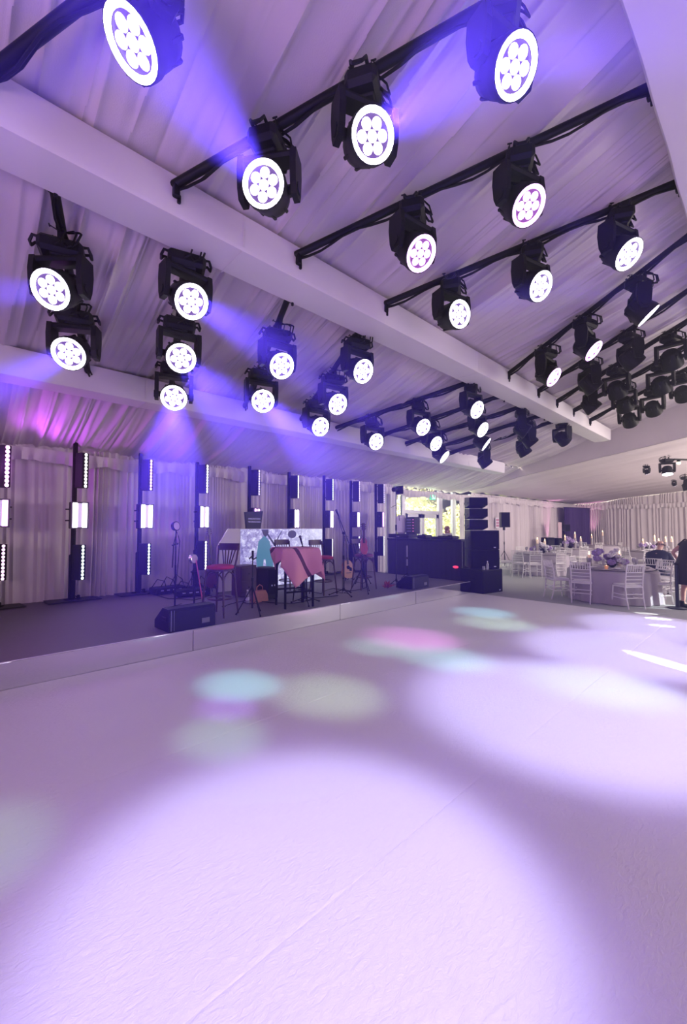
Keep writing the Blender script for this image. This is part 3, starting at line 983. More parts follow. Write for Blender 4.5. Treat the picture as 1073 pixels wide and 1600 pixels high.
# picture screen: pale bloom photograph with a standing figure in teal
def screen_mat():
    m = bpy.data.materials.new('picture_screen'); m.use_nodes = True
    nt = m.node_tree; b = nt.nodes['Principled BSDF']
    tc = nt.nodes.new('ShaderNodeTexCoord')
    v = nt.nodes.new('ShaderNodeTexNoise'); v.inputs['Scale'].default_value = 8.0; v.inputs['Detail'].default_value = 9; v.inputs['Roughness'].default_value = .75; v.inputs['Distortion'].default_value = .6
    nt.links.new(tc.outputs['Object'], v.inputs['Vector'])
    cr = nt.nodes.new('ShaderNodeValToRGB')
    e = cr.color_ramp.elements
    e[0].position = .36; e[0].color = (.10, .08, .30, 1)
    e[1].position = .60; e[1].color = (.80, .80, 1, 1)
    k = cr.color_ramp.elements.new(.5); k.color = (.36, .32, .66, 1)
    nt.links.new(v.outputs['Fac'], cr.inputs[0])
    # brighter towards the right hand end of the picture
    sx = nt.nodes.new('ShaderNodeSeparateXYZ'); nt.links.new(tc.outputs['Object'], sx.inputs[0])
    mr = nt.nodes.new('ShaderNodeMapRange'); mr.inputs[1].default_value = 1.0; mr.inputs[2].default_value = 3.2
    nt.links.new(sx.outputs[0], mr.inputs[0])
    mx = nt.nodes.new('ShaderNodeMix'); mx.data_type = 'RGBA'
    nt.links.new(mr.outputs[0], mx.inputs[0]); nt.links.new(cr.outputs[0], mx.inputs[6]); mx.inputs[7].default_value = (.85, .88, 1, 1)
    nt.links.new(mx.outputs[2], b.inputs['Emission Color']); b.inputs['Emission Strength'].default_value = .95
    b.inputs['Base Color'].default_value = (.05, .05, .06, 1); b.inputs['Roughness'].default_value = .3
    m.cycles.emission_sampling = 'NONE'
    return m


M_white = mat('white_panel', (.72, .70, .74), .6)
YB = 8.35
xa, xb = at_y(375, 850, YB).x, at_y(503, 850, YB).x
zt = at_y(440, 826, YB).z
o = empty('screen_booth', (xa, YB, ZS), 0, 'booth with a lit picture screen of pale blossoms and a teal figure', 'screen')
Wd, Hh = xb - xa, zt - ZS
MB().box((Wd / 2, .30, Hh / 2), (Wd, .58, Hh), .01).build('cabinet', M_white, o)
s = MB().box((Wd / 2, -.008, Hh / 2), (Wd - .02, .024, Hh - .02)); s.build('picture_screen', screen_mat(), o)
Mx = Matrix(((1, 0, 0), (0, 0, -1), (0, 1, 0)))
gx = (at_y(411, 850, YB).x - xa)
M_teal = mat('screen_teal', (.02, .05, .06), .4, emit=(.06, .22, .36), estr=.8, var=.15, vscale=6)
M_dk = mat('screen_dark', (.01, .01, .02), .4, emit=(.03, .02, .14), estr=.6)
fz = Hh
skirt = [(-.14, fz - .30), (.02, fz - .16), (.16, fz - .30), (.24, fz - .62), (.27, fz - .92), (.20, fz - 1.06), (.09, fz - 1.00), (.05, fz - .72), (.0, fz - .72), (-.02, fz - 1.04), (-.15, fz - 1.05), (-.20, fz - .7)]
MB().prism(skirt, .021, .026, M=Mx, c=(gx, 0, 0)).build('picture_dress', M_teal, o)
MB().prism([(.0, fz - .16), (-.06, fz - .02), (.12, fz - .02), (.13, fz - .1), (.06, fz - .2)], .021, .026, M=Mx, c=(gx, 0, 0)).build('picture_bodice', M_dk, o)
MB().prism([(.50, fz - .06), (.53, fz - .04), (.30, fz - .42), (.27, fz - .40)], .021, .026, M=Mx, c=(gx, 0, 0)).build('picture_branch', M_dk, o)
MB().prism([(.08, fz - .14), (.12, fz - .12), (.34, fz - .40), (.30, fz - .42)], .021, .026, M=Mx, c=(gx, 0, 0)).build('picture_arm', M_dk, o)
MB().prism([(1.0 * .13 * math.cos(t), fz - .14 + .1 * math.sin(t)) for t in np.linspace(0, 2 * PI, 14, endpoint=False)], .021, .026, M=Mx, c=(gx + .82, 0, 0)).build('picture_head', M_dk, o)
sp = MB().prism([(-.02, 0), (-.55, 0), (-.55, Hh * .72), (-.30, Hh), (-.02, Hh)], -.02, .02, M=Mx, c=(0, 0, 0))
sp.build('side_wing', M_white, o)

# laptop bag lettered in white hung over the strobe of the fifth totem
tx = at_y(396, 812, YT - .42)
o = empty('laptop_bag', (tx.x, YT - .42, at_y(396, 827, YT - .42).z), .12, 'black bag with two lines of white lettering on a light pole', 'bag')
MB().prism([(-.22, 0), (.20, 0), (.27, .46), (-.27, .42)], -.03, .03, M=Mx).build('bag_body', mat('black_nylon', (.015, .015, .03), .6), o)
for k, (t, sc) in enumerate((('INNOVATION', .058), ('TECHNOLOGIES', .052))):
    cu = bpy.data.curves.new('lettering', 'FONT'); cu.body = t; cu.size = sc; cu.extrude = .001; cu.align_x = 'CENTER'
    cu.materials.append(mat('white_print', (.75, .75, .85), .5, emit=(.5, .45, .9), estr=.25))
    tmp = bpy.data.objects.new('tmp', cu); col.objects.link(tmp); bpy.context.view_layer.update()
    me = bpy.data.meshes.new_from_object(tmp.evaluated_get(bpy.context.evaluated_depsgraph_get()))
    bpy.data.objects.remove(tmp); q = link('lettering', me, o)
    q.location = (0, -.032, .24 - .075 * k); q.rotation_euler = (PI / 2, 0, 0)

# bar table with a pink striped throw
P = at_z(445, 952, ZS)
tw, td, th_ = .62, .55, 1.03
tc_ = Vector((P.x + .31, P.y + .15, ZS))
o = empty('bar_table', tc_, -.25, 'tall narrow black-legged table under a pink throw', 'table')
MB().box((0, 0, th_ - .02), (tw, td, .035), .008).build('table_top', M_wood, o)
for sx in (-1, 1):
    for sy in (-1, 1):
        MB().box((sx * (tw / 2 - .05), sy * (td / 2 - .05), (th_ - .04) / 2), (.035, .035, th_ - .04), .005).build('leg', M_blackm, o)
MB().box((0, -td / 2 + .05, .28), (tw - .1, .02, .03)).box((0, td / 2 - .05, .28), (tw - .1, .02, .03)).build('stretcher', M_blackm, o)
thr = empty('pink_throw', tc_ + Vector((0, 0, th_ + .004)), -.25, 'pink woven throw with dark stripes draped over the tall table', 'throw')


def throw_mat():
    m = mat('pink_wool', (.62, .26, .34), .9, bump=.3, bscale=160)
    nt = m.node_tree; b = nt.nodes['Principled BSDF']
    tc = nt.nodes.new('ShaderNodeTexCoord'); sp_ = nt.nodes.new('ShaderNodeSeparateXYZ'); w = nt.nodes.new('ShaderNodeMath'); w.operation = 'PINGPONG'; w.inputs[1].default_value = 1.35
    cr = nt.nodes.new('ShaderNodeValToRGB'); cr.color_ramp.interpolation = 'CONSTANT'
    cr.color_ramp.elements[0].color = (.10, .03, .07, 1); cr.color_ramp.elements[1].position = .17; cr.color_ramp.elements[1].color = (.66, .30, .36, 1)
    nt.links.new(tc.outputs['UV'], sp_.inputs[0]); nt.links.new(sp_.outputs[0], w.inputs[0]); nt.links.new(w.outputs[0], cr.inputs[0]); nt.links.new(cr.outputs[0], b.inputs['Base Color'])
    return m


rows = []; uvs = []
S = 1.24
for j in range(31):
    row = []
    for i in range(31):
        u, v = (i / 30 - .5) * S, (j / 30 - .5) * S
        cu_, sv_ = math.cos(.5), math.sin(.5)
        a, b_ = u * cu_ - v * sv_ + .1, u * sv_ + v * cu_ - .14
        x = max(-tw / 2 - .02, min(tw / 2 + .02, a)); y = max(-td / 2 - .02, min(td / 2 + .02, b_))
        ex, ey = abs(a - x), abs(b_ - y)
        dz = math.hypot(ex, ey)
        fo = .05 * min(1, dz * 3) * math.sin((a if ey > ex else b_) * 13)
        sx_ = math.copysign(1, a) if ex > 0 else 0; sy_ = math.copysign(1, b_) if ey > 0 else 0
        row.append((x + sx_ * (.02 + .06 * dz) + (fo if ex > ey else 0), y + sy_ * (.02 + .06 * dz) + (fo if ey >= ex else 0), .008 - dz * .97))
        uvs.append((u * 5 + 4, v * 5 + 5))
    rows.append(row)
mm = MB().grid(rows); me = mm.mesh('throw_cloth', throw_mat(), True)
ul = me.uv_layers.new(name='uv')
for lp in me.loops: ul.data[lp.index].uv = uvs[lp.vertex_index]
c = link('throw_cloth', me, thr)
sd = c.modifiers.new('thick', 'SOLIDIFY'); sd.thickness = .008

# cabinets and boxes behind the table
M_cab = mat('brown_cabinet', (.06, .02, .025), .45, var=.3, vscale=8, stretch=(1, 1, .2))


def cabinet(px0, px1, py, h, dep, label, Y, drawers=2):
    x0, x1 = at_y(px0, py, Y).x, at_y(px1, py, Y).x
    o = empty('wooden_cabinet', ((x0 + x1) / 2, Y, ZS), .06, label, 'cabinet')
    MB().box((0, dep / 2, h / 2), (x1 - x0, dep, h), .008).build('carcass', M_cab, o)
    for k in range(drawers):
        hh = (h - .08) / drawers
        d = MB().box((0, -.006, .05 + hh * (k + .5)), (x1 - x0 - .04, .018, hh - .02), .004).build('drawer', M_cab, o)
        MB().sphere((0, -.022, .05 + hh * (k + .5)), .014, 8, 6).build('knob', M_black, d)
    return o


cabinet(375, 401, 928, .62, .34, 'dark brown cabinet left of the teal figure picture', 7.45)
cabinet(407, 428, 928, .55, .34, 'dark brown cabinet below the teal figure, left of the table', 7.45)
o = empty('guitar_case', at_z(382, 920, ZS) + Vector((.02, .28, 0)), 0, 'tan rounded instrument case standing behind the left cabinet', 'case')
MB().prism([(.13 * math.cos(t) * (1 if math.sin(t) > 0 else .9), .86 + .17 * math.sin(t)) if math.sin(t) >= 0 else (.12 * math.cos(t), .62 + .6 * math.sin(t)) for t in np.linspace(0, 2 * PI, 24, endpoint=False)], -.06, .06, M=Mx).build('case_shell', mat('tan_case', (.30, .20, .17), .6), o)
MB().box((.13, 0, .7), (.02, .02, .06)).build('clasp', M_chrome, o)
P = at_z(435, 938, ZS)
o = empty('speaker_cabinet', P + Vector((-.05, .12, 0)), .1, 'upright black speaker box with two pale ports left of the table', 'speaker')
MB().box((0, .16, .32), (.27, .32, .60), .015).build('cabinet', M_blackp, o)
MB().box((0, -.004, .35), (.24, .012, .48), .004).build('grille', M_blackm, o)
for k in (-1, 1):
    MB().lathe([(.016, 0), (.016, .006)], 10, (k * .035, -.014, .28), Matrix.Rotation(PI / 2, 3, 'X')).build('port', mat('pale_label', (.6, .6, .7), .5), o)
for k in (-1, 1):
    MB().box((k * .1, .16, .01), (.05, .25, .024), .004).build('foot', M_black, o)

P = at_z(409, 941, ZS)
o = empty('leather_bag', P + Vector((0, .08, 0)), .2, 'small tan leather bag standing on the stage floor', 'bag')
MB().prism([(-.17, 0), (.17, 0), (.15, .13), (.10, .21), (-.10, .21), (-.15, .13)], -.06, .06, M=Mx).build('bag_body', mat('tan_leather', (.42, .17, .12), .55, var=.2, vscale=20, bump=.2), o)
MB().tube([(-.08, 0, .2), (-.07, 0, .28), (0, 0, .32), (.07, 0, .28), (.08, 0, .2)], .010, 6).build('handle', mat('tan_leather', (.42, .17, .12)), o, True)
P = at_z(386.5, 943, ZS)
o = empty('water_bottle', P, 0, 'clear water bottle on the stage floor beside the tan bag', 'bottle')
MB().lathe([(.033, 0), (.035, .01), (.035, .15), (.03, .18), (.014, .21), (.014, .23)], 14).build('bottle_body', mat('clear_plastic', (.85, .88, .95), .1, trans=.7), o, True)
MB().lathe([(.017, .228), (.017, .25)], 12).build('cap', M_white, o)
MB().lathe([(.0356, .06), (.0356, .12)], 14, close=False).build('label_band', mat('pale_label', (.6, .6, .7), .5), o, True)

P = at_z(394, 960, ZS)
o = stand_tripod('tripod_stand', P, .92, 'empty black tripod stand in front of the cabinets', 'stand', .25, rz=.5, hub=.42)
MB().tube([(-.10, 0, .90), (-.03, 0, .93), (.03, 0, .88), (.11, 0, .90)], .012, 6).box((0, 0, .95), (.03, .03, .14), .006).build('clamp_head', M_black, o, True)

# round stool with a boom microphone over it
P = at_z(477, 940, ZS)
o = empty('drum_stool', P + Vector((.02, .1, 0)), 0, 'low round black stool in front of the pink-draped table', 'stool')
MB().lathe([(.16, .50), (.19, .51), (.19, .55), (.15, .565)], 18).build('seat', M_blackm, o, True)
for k in range(4):
    a = PI / 4 + k * PI / 2
    MB().cyl((.14 * math.cos(a), .14 * math.sin(a), .51), (.19 * math.cos(a), .19 * math.sin(a), 0), .013, n=6).build('leg', M_black, o)
MB().tube([(.165 * math.cos(t), .165 * math.sin(t), .2) for t in np.linspace(0, 2 * PI, 16, endpoint=False)], .008, 5, closed=True).build('foot_ring', M_black, o, True)


def boom_stand(P, h, label, rz, b0, b1, r=.30):
    o = stand_tripod('microphone_stand', P, h, label, 'microphone stand', r, rz=rz, hub=.12, group='microphone stands on stage')
    MB().cyl(b0, b1, .009, n=7).cyl((0, -.03, h), (0, .03, h), .025, n=8).build('boom_arm', M_black, o, True)
    d = (Vector(b1) - Vector(b0)).normalized()
    mic(o, Vector(b1), Vector(b1) + d)
    MB().tube([Vector(b1) + Vector((0, .015, -.02)), (Vector(b0) + Vector(b1)) / 2 + Vector((0, .03, -.05)), (0.02, .03, h * .85), (-.02, .02, h * .4), (.03, .05, .06), (.3, .2, .012)], .006, 5).build('cable', M_cable, o, True)
    return o


P = at_z(477, 943, ZS)
boom_stand(P + Vector((0, -.03, 0)), .78, 'low boom microphone stand in front of the round black stool', 0.0, (.03, 0, .70), (-.10, .0, 1.08))
P = at_z(537, 930, ZS)
boom_stand(P, 1.28, 'tall boom microphone stand near the acoustic guitar', .3, (.22, .0, 1.06), (-.30, -.05, 1.62))


# guitars and violin
def guitar_body(w1, w2, L, n=28):
    pts = []
    for i in range(n):
        t = 2 * PI * i / n
        z = -math.cos(t)
        wd = (w1 * (1 - .0) if z < -.05 else w2)
        k = abs(math.sin(t)) ** .8
        ww = k * (w1 * .5 * (1 - z) + w2 * .5 * (1 + z)) * (1 - .22 * math.exp(-((z - .15) / .28) ** 2))
        pts.append((math.copysign(ww, math.sin(t)), L / 2 * (1 + z)))
    return pts


def guitar(P, rz, tilt, label, top, L=.48, w1=.20, w2=.145, dep=.1, neck=.50, acoustic=True, name='guitar', cat='guitar'):
    o = empty(name, P, rz, label, cat)
    o.rotation_euler = (tilt, 0, rz)
    MB().prism(guitar_body(w1, w2, L), -dep / 2, dep / 2, M=Mx).build('body', top, o, True)
    if acoustic:
        MB().lathe([(.05, 0), (.05, .004)], 16, (0, -dep / 2 - .001, L * .60), Matrix.Rotation(PI / 2, 3, 'X')).build('sound_hole', M_blackm, o)
        MB().box((0, -dep / 2 - .006, L * .30), (.15, .012, .02), .003).build('bridge', M_wood, o)
        MB().prism([(.02, L * .42), (.10, L * .38), (.11, L * .55), (.05, L * .62)], dep / 2 + .0, dep / 2 + .003, M=Mx).build('pickguard', M_blackm, o)
    MB().box((0, -dep / 2 - .004, L + neck / 2 - .06), (.05, .03, neck + .12), .008).build('neck', M_wood, o)
    h = MB().box((0, -dep / 2, L + neck + .07), (.075, .02, .16), .01)
    for k in range(3):
        for s in (-1, 1): h.cyl((s * .035, -dep / 2, L + neck + .03 + k * .045), (s * .06, -dep / 2, L + neck + .03 + k * .045), .008, n=6)
    h.build('headstock', M_wood, o)
    return o


M_spruce = mat('orange_spruce', (.55, .22, .09), .35, var=.15, vscale=10, stretch=(6, 6, .5))
P = at_z(548, 908, ZS)
guitar(P + Vector((0, .1, .06)), -.25, -.16, 'orange acoustic guitar leaning on a stand behind the boom microphone', M_spruce)
o = empty('guitar_rest', P + Vector((.03, .16, 0)), -.25, 'small black A-frame rest under the acoustic guitar', 'stand')
for s in (-1, 1):
    MB().cyl((0, .10, .42), (s * .13, -.12, .012), .011, n=6).build('leg', M_black, o)
    MB().tube([(s * .09, -.04, .06), (s * .09, -.2, .05), (s * .09, -.22, .09)], .009, 5).build('hook', M_black, o, True)
MB().cyl((0, .10, .42), (0, .24, .012), .011, n=6).build('back_leg', M_black, o)
M_violin = mat('violin_red', (.34, .06, .045), .3, var=.2, vscale=14)
P = at_z(566, 926, ZS)
st = stand_tripod('instrument_stand', P, 1.12, 'black tripod instrument stand holding the red violin', 'stand', .27, rz=.2, hub=.5)
MB().tube([(-.07, -.07, .78), (-.07, -.01, .80), (.07, -.01, .80), (.07, -.07, .78)], .009, 5).build('cradle', M_black, st, True)
guitar(P + Vector((-.01, -.06, .82)), -.35, -.08, 'dark red violin resting upright on the tripod instrument stand', M_violin, .36, .10, .082, .05, .16, False, 'violin', 'violin')
P = at_z(580, 914, ZS)
guitar(P + Vector((.04, .25, .12)), .6, -.1, 'black bass guitar standing behind the maroon-seated stool', M_blackp, .46, .17, .15, .05, .62, False)
st = stand_tripod('instrument_stand', P + Vector((.06, .36, 0)), .70, 'tripod rest behind the black bass guitar', 'stand', .22, rz=.9, hub=.35)
MB().tube([(-.09, -.12, .12), (-.09, .0, .14), (.09, .0, .14), (.09, -.12, .12)], .009, 5).build('cradle', M_black, st, True)
P = at_z(342, 931, ZS)
guitar(P + Vector((.0, .35, .12)), .25, -.1, 'brown-necked guitar standing behind the left red stool', mat('brown_guitar', (.16, .05, .035), .35, var=.2), .46, .17, .15, .05, .66, False)
st = stand_tripod('instrument_stand', P + Vector((.02, .46, 0)), .70, 'tripod rest behind the brown-necked guitar', 'stand', .22, rz=.9, hub=.35)
MB().tube([(-.09, -.12, .12), (-.09, .0, .14), (.09, .0, .14), (.09, -.12, .12)], .009, 5).build('cradle', M_black, st, True)

# red flowers lying at the stage edge
P = at_z(605, 921, ZS)
o = empty('red_flowers', P, .3, 'bunch of dark red leafy flowers lying on the stage floor', 'flowers')
lf = None; rr = random.Random(5)
for k in range(16):
    if lf is None:
        lf = MB().add([(0, 0, 0), (.035, .06, .014), (0, .17, .0), (-.035, .06, .014), (0, .07, -.006)], [(0, 1, 4), (1, 2, 4), (2, 3, 4), (3, 0, 4)]).mesh('petal', mat('dark_red_petal', (.28, .03, .04), .7, var=.3))
    q = link('petal', lf, o)
    q.rotation_euler = (rr.uniform(.1, 1.3), rr.uniform(-.5, .5), rr.uniform(0, 2 * PI)); q.location = (rr.uniform(-.08, .08), rr.uniform(-.05, .05), .03 + .03 * rr.random())
MB().cyl((0, 0, .03), (.24, .10, .02), .010, n=5).build('stem', mat('dark_stem', (.05, .04, .02), .7), o)

# spotlight on a tall stand, second slim stand
P = at_z(619, 917, ZS)
top = at_y(618, 766, P.y).z - ZS
o = stand_tripod('spotlight_stand', P, top, 'tall thin black stand carrying a flared spotlight before the DJ booth', 'spotlight', .20, rz=.1, hub=.16)
MB().cyl((-.10, 0, top + .01), (.0, 0, top + .02), .055, n=12).build('lamp_body', M_blackp, o, True)
MB().lathe([(.045, 0), (.06, .03), (.14, .17), (.138, .17)], 4, (.0, 0, top + .02), Matrix.Rotation(PI / 2, 3, 'Y') @ Matrix.Rotation(PI / 4, 3, 'Z')).build('barn_door', M_blackm, o)
MB().tube([(.02, 0, top), (.09, 0, top - .3), (.22, .05, top - .72)], .006, 5).tube([(0, 0, top - .35), (-.2, .0, top - .42)], .006, 5).build('cable', M_cable, o, True)
P = at_z(636, 904, ZS)
o = stand_tripod('slim_stand', P, .92, 'slim grey pole stand in front of the DJ booth', 'stand', .16, rz=.5, hub=.14)
MB().cyl((0, 0, .35), (0, 0, .90), .018, n=8).build('grey_sleeve', mat('grey_sleeve', (.35, .33, .40), .4), o, True)
# loose cables on the stage floor
for k, (pts, lab) in enumerate((
        (((352, 948), (385, 938), (420, 942), (455, 944), (490, 936), (530, 930)), 'long black cable running across the stage past the stools'),
        (((235, 928), (262, 936), (300, 938), (330, 932), (352, 938)), 'black cable trailing from the effects boards'),
        (((470, 922), (500, 928), (520, 920), (548, 924), (575, 918)), 'black cable looping near the tall boom microphone'))):
    P0 = at_z(pts[0][0], pts[0][1], ZS)
    o = empty('stage_cable', (P0.x, P0.y, ZS), 0, lab, 'cable', 'cables lying on the stage floor')
    pp = []
    for i in range(len(pts) - 1):
        a, b = at_z(*pts[i], ZS), at_z(*pts[i + 1], ZS)
        for j in range(5):
            t = j / 5
            pp.append(a.lerp(b, t * t * (3 - 2 * t)) - P0 + Vector((0, 0, .010)) + Vector((0, .04 * math.sin(i * 5 + j), 0)))
    MB().tube(pp, .008, 5).build('cable_run', M_cable, o, True)
    MB().cyl(pp[0], pp[0] + Vector((-.06, 0, .0)), .012, n=7).build('plug', M_black, o)
#PART4
# ------------------------------------------------------------------ DJ booth and PA stack
XD = 10.35
y0 = 9.0
o = empty('dj_booth', (XD, 7.3, 0), 0, 'long black-draped booth counter behind the stage end', 'booth')
zt = at_x(690, 842.5, XD).z
yf, yn = at_x(606, 860, XD).y, at_x(722, 860, XD).y
MB().box((.38, 0, zt - .03), (.86, yf - yn, .05), .01).build('counter_top', M_blackp, o)
rows = [[], [], []]
for i in range(91):
    yy = (yf - yn) * (i / 90 - .5)
    for j, t in enumerate((0, .5, 1)):
        rows[j].append((.0 - (.002 + .003 * t) * math.sin(i * 1.1 + .6 * math.sin(i)), yy, (zt - .04) * (1 - t) + .01 * t))
MB().grid(rows).build('black_skirt', mat('black_cloth', (.012, .012, .016), .8, sheen=.2), o, True)
for s in (-1, 1):
    MB().box((.4, s * (yf - yn) / 2 * .97, zt / 2 - .02), (.6, .03, zt - .05)).build('end_panel', M_blackm, o)
yc = (yf + yn) / 2
o.location = (XD, yc, 0)
P = at_x(712, 886, XD - .03)
q = MB().lathe([(.085, 0), (.085, .02), (.06, .03)], 20, (P.x - XD, P.y - yc, P.z), Matrix.Rotation(-PI / 2, 3, 'Y') @ Matrix.Diagonal((.45, 1, 1)).to_3x3())
q.build('red_lamp', mat('red_led', (.4, .02, .05), .4, emit=(1, .05, .12), estr=1.2), o, True)
# gear on the booth
zb = zt


def on_booth(px, py, dx=.35):
    p = at_x(px, py, XD + dx); return Vector((p.x, p.y, zb))


P = on_booth(629, 838)
o = empty('equipment_case', (P.x, P.y, zb), 0, 'flat black equipment case on the left end of the DJ booth', 'case')
MB().box((0, 0, .07), (.5, .82, .13), .012).build('shell', M_blackp, o)
MB().box((-.252, 0, .06), (.008, .12, .03)).build('latch', M_chrome, o)
zc_ = zb + .14
P = at_x(645, 823, XD + .35)
o = empty('control_rack', (P.x, P.y, zc_), 0, 'small black rack with red indicator lights on the equipment case', 'rack')
hr = at_x(645, 808, XD + .35).z - zc_
MB().box((0, 0, hr / 2), (.3, .34, hr), .01).build('rack_case', M_blackp, o)
for k in range(5):
    MB().box((-.152, -.12, hr * (.16 + .17 * k)), (.006, .05, .02)).build('indicator', mat('red_indicator', (.3, .05, .08), .4, emit=(1, .25, .40), estr=.9), o)
    MB().box((-.152, .05, hr * (.16 + .17 * k)), (.006, .18, .022)).build('rack_panel', mat('grey_metal', (.16, .15, .18), .4, .6), o)
P = at_x(627, 826, XD + .3)
o = empty('white_speaker', (P.x, P.y, zc_), 0, 'rounded white box standing on the DJ booth before the glass', 'speaker')
hw = at_x(627, 805, XD + .3).z - zc_
MB().box((0, 0, hw / 2), (.2, .34, hw), .06).build('shell', mat('white_gloss', (.75, .73, .72), .4), o, True)
MB().box((-.1, 0, hw / 2), (.01, .24, hw * .7), .004).build('front_cloth', mat('pale_cloth', (.62, .60, .62), .8), o)
for k, (pa, w_, h_) in enumerate(((663, .34, .11), (688, .46, .07), (703, .40, .09))):
    P = on_booth(pa, 842)
    o = empty('mixer' if k != 1 else 'media_player', (P.x, P.y, zb), 0, ['rounded black controller on the DJ booth near the door', 'low black player at the middle of the DJ booth', 'black mixer on the right part of the DJ booth'][k], 'audio gear')
    MB().box((0, 0, h_ / 2), (.4, w_, h_), .03).build('body', M_blackp, o)
    for j in range(4):
        MB().cyl((-.1 + .06 * j, (j % 2) * .08 - .04, h_), (-.1 + .06 * j, (j % 2) * .08 - .04, h_ + .025), .02, n=10).build('knob', M_black, o)


def sub(name, C, rz, w, d, h, z, label, n=1):
    o = empty(name, (C[0], C[1], z), rz, label, 'speaker', 'black loudspeaker stack right of the stage')
    MB().box((0, d / 2, h / 2), (w, d, h), .012).build('cabinet', M_blackp, o)
    MB().box((0, -.004, h / 2), (w - .05, .014, h - .05), .004).build('grille', M_blackm, o)
    for s in (-1, 1):
        MB().box((s * (w / 2 + .004), d * .45, h * .6), (.012, .16, .07), .005).build('handle', M_black, o)
    MB().box((w * .33, -.013, h * .1), (.06, .006, .025)).build('badge', mat('pale_label', (.6, .6, .7), .5), o)
    return o


rzs = -.18
sub('subwoofer', (10.10, 5.12), rzs, .82, .72, .60, 0, 'large black subwoofer on the floor right of the stage end')
rz2 = -.78
cx, cy = 10.30, 5.55
sub('subwoofer', (cx - .08, cy - .17), rz2, .76, .60, .50, .605, 'black subwoofer in the middle of the speaker stack')
sub('subwoofer', (cx - .08, cy - .17), rz2, .76, .60, .50, 1.11, 'black subwoofer under the line array speakers')
zt0 = 1.615
for k in range(3):
    o = empty('line_array_speaker', (cx - .02, cy + .1, zt0 + k * .302), rz2 + .05, ['lowest of three wedge-shaped black line array speakers', 'middle of three wedge-shaped black line array speakers', 'topmost wedge-shaped black line array speaker'][k], 'speaker', 'line array boxes on top of the speaker stack')
    w, d = .50, .40
    prof = [(-.16, .07), (-.16, .28), (.24, .298), (.24, .0)]
    Mp = Matrix(((0, 0, 1), (1, 0, 0), (0, 1, 0)))
    MB().prism(prof, -w / 2, w / 2, M=Mp).build('cabinet', M_blackp, o)
    MB().box((0, -.164, .175), (w - .04, .010, .18), .003).build('grille', M_blackm, o)
    for s in (-1, 1): MB().box((s * (w / 2 + .006), .1, .13), (.012, .30, .05), .004).build('side_rail', M_black, o)
P = Vector((9.98, 5.40, .6))
o = empty('water_bottle', (9.95, 5.18, .605), 0, 'small clear bottle on the floor subwoofer', 'bottle')
MB().lathe([(.03, 0), (.032, .01), (.032, .13), (.012, .18), (.012, .2)], 12).build('bottle_body', mat('clear_plastic', (.85, .88, .95), .1, trans=.7), o, True)
MB().lathe([(.014, .198), (.014, .22)], 10).build('cap', M_white, o)
o = empty('drinking_glass', (9.83, 5.22, .605), 0, 'small clear tumbler beside the bottle on the floor subwoofer', 'glass')
MB().lathe([(.03, 0), (.036, .09), (.033, .09), (.027, .01)], 14).build('tumbler', mat('clear_plastic', (.85, .88, .95), .1), o, True)

o = stand_tripod('speaker_stand', Vector((16.5, 7.84, 0)), 1.72, 'black tripod speaker stand before the left drape near the dining chairs', 'stand', .45, rz=.3, hub=.7)
o = empty('loudspeaker', (16.5, 7.84, 1.70), -.65, 'black loudspeaker raised on a tripod before the left drape', 'speaker')
MB().prism([(-.19, -.16), (.19, -.16), (.12, .16), (-.12, .16)], 0, .62).build('cabinet', M_blackp, o)
MB().box((0, -.166, .31), (.34, .012, .56), .004).build('grille', M_blackm, o)
MB().cyl((0, 0, -.12), (0, 0, .01), .05, n=10).build('pole_socket', M_black, o)

# ------------------------------------------------------------------ glazed doors in the left wall
M_alu = mat('aluminium_frame', (.55, .55, .58), .35, .4)


def glass_mat():
    m = bpy.data.materials.new('window_glass'); m.use_nodes = True
    nt = m.node_tree; nt.nodes.clear()
    out = nt.nodes.new('ShaderNodeOutputMaterial'); mx = nt.nodes.new('ShaderNodeMixShader')
    tr = nt.nodes.new('ShaderNodeBsdfTransparent'); tr.inputs[0].default_value = (.93, .96, .94, 1)
    gl = nt.nodes.new('ShaderNodeBsdfGlossy'); gl.inputs['Roughness'].default_value = .02
    mx.inputs[0].default_value = .07
    nt.links.new(tr.outputs[0], mx.inputs[1]); nt.links.new(gl.outputs[0], mx.inputs[2]); nt.links.new(mx.outputs[0], out.inputs[0])
    return m


M_glass = glass_mat()


def wx(px): return at_y(px, 800, Y_W + .05).x


def wz(px, py): return at_y(px, py, Y_W + .05).z


win = empty('window_1', (0, Y_W + .06, 0), 0, 'aluminium glazed front with daylight garden behind', None, None, 'structure')
ztr0, ztr1 = wz(655, 803), wz(655, 797.5)
HW = 3.2
xs = {k: wx(k) for k in (600, 628, 632, 655, 661, 684, 690, 706, 711, 735)}
for a, b in ((600, 603), (627, 632), (684.5, 690), (706, 711), (733, 736)):
    MB().box(((wx(a) + wx(b)) / 2, 0, HW / 2), (wx(b) - wx(a), .10, HW), .006).build('mullion', M_alu, win)
MB().box(((xs[632] + xs[684]) / 2, 0, (ztr0 + ztr1) / 2), (xs[684] - xs[632], .09, ztr1 - ztr0), .006).build('transom', M_alu, win)
MB().box(((xs[600] + xs[735]) / 2, 0, .05), (xs[735] - xs[600], .1, .1)).build('sill', M_alu, win)
for a, b, z0, z1 in ((603, 627, .1, HW), (690, 706, .1, HW), (711, 733, .1, HW), (632, 684.5, ztr1, HW)):
    MB().box(((wx(a) + wx(b)) / 2, 0, (z0 + z1) / 2), (wx(b) - wx(a), .012, z1 - z0)).build('pane', M_glass, win)
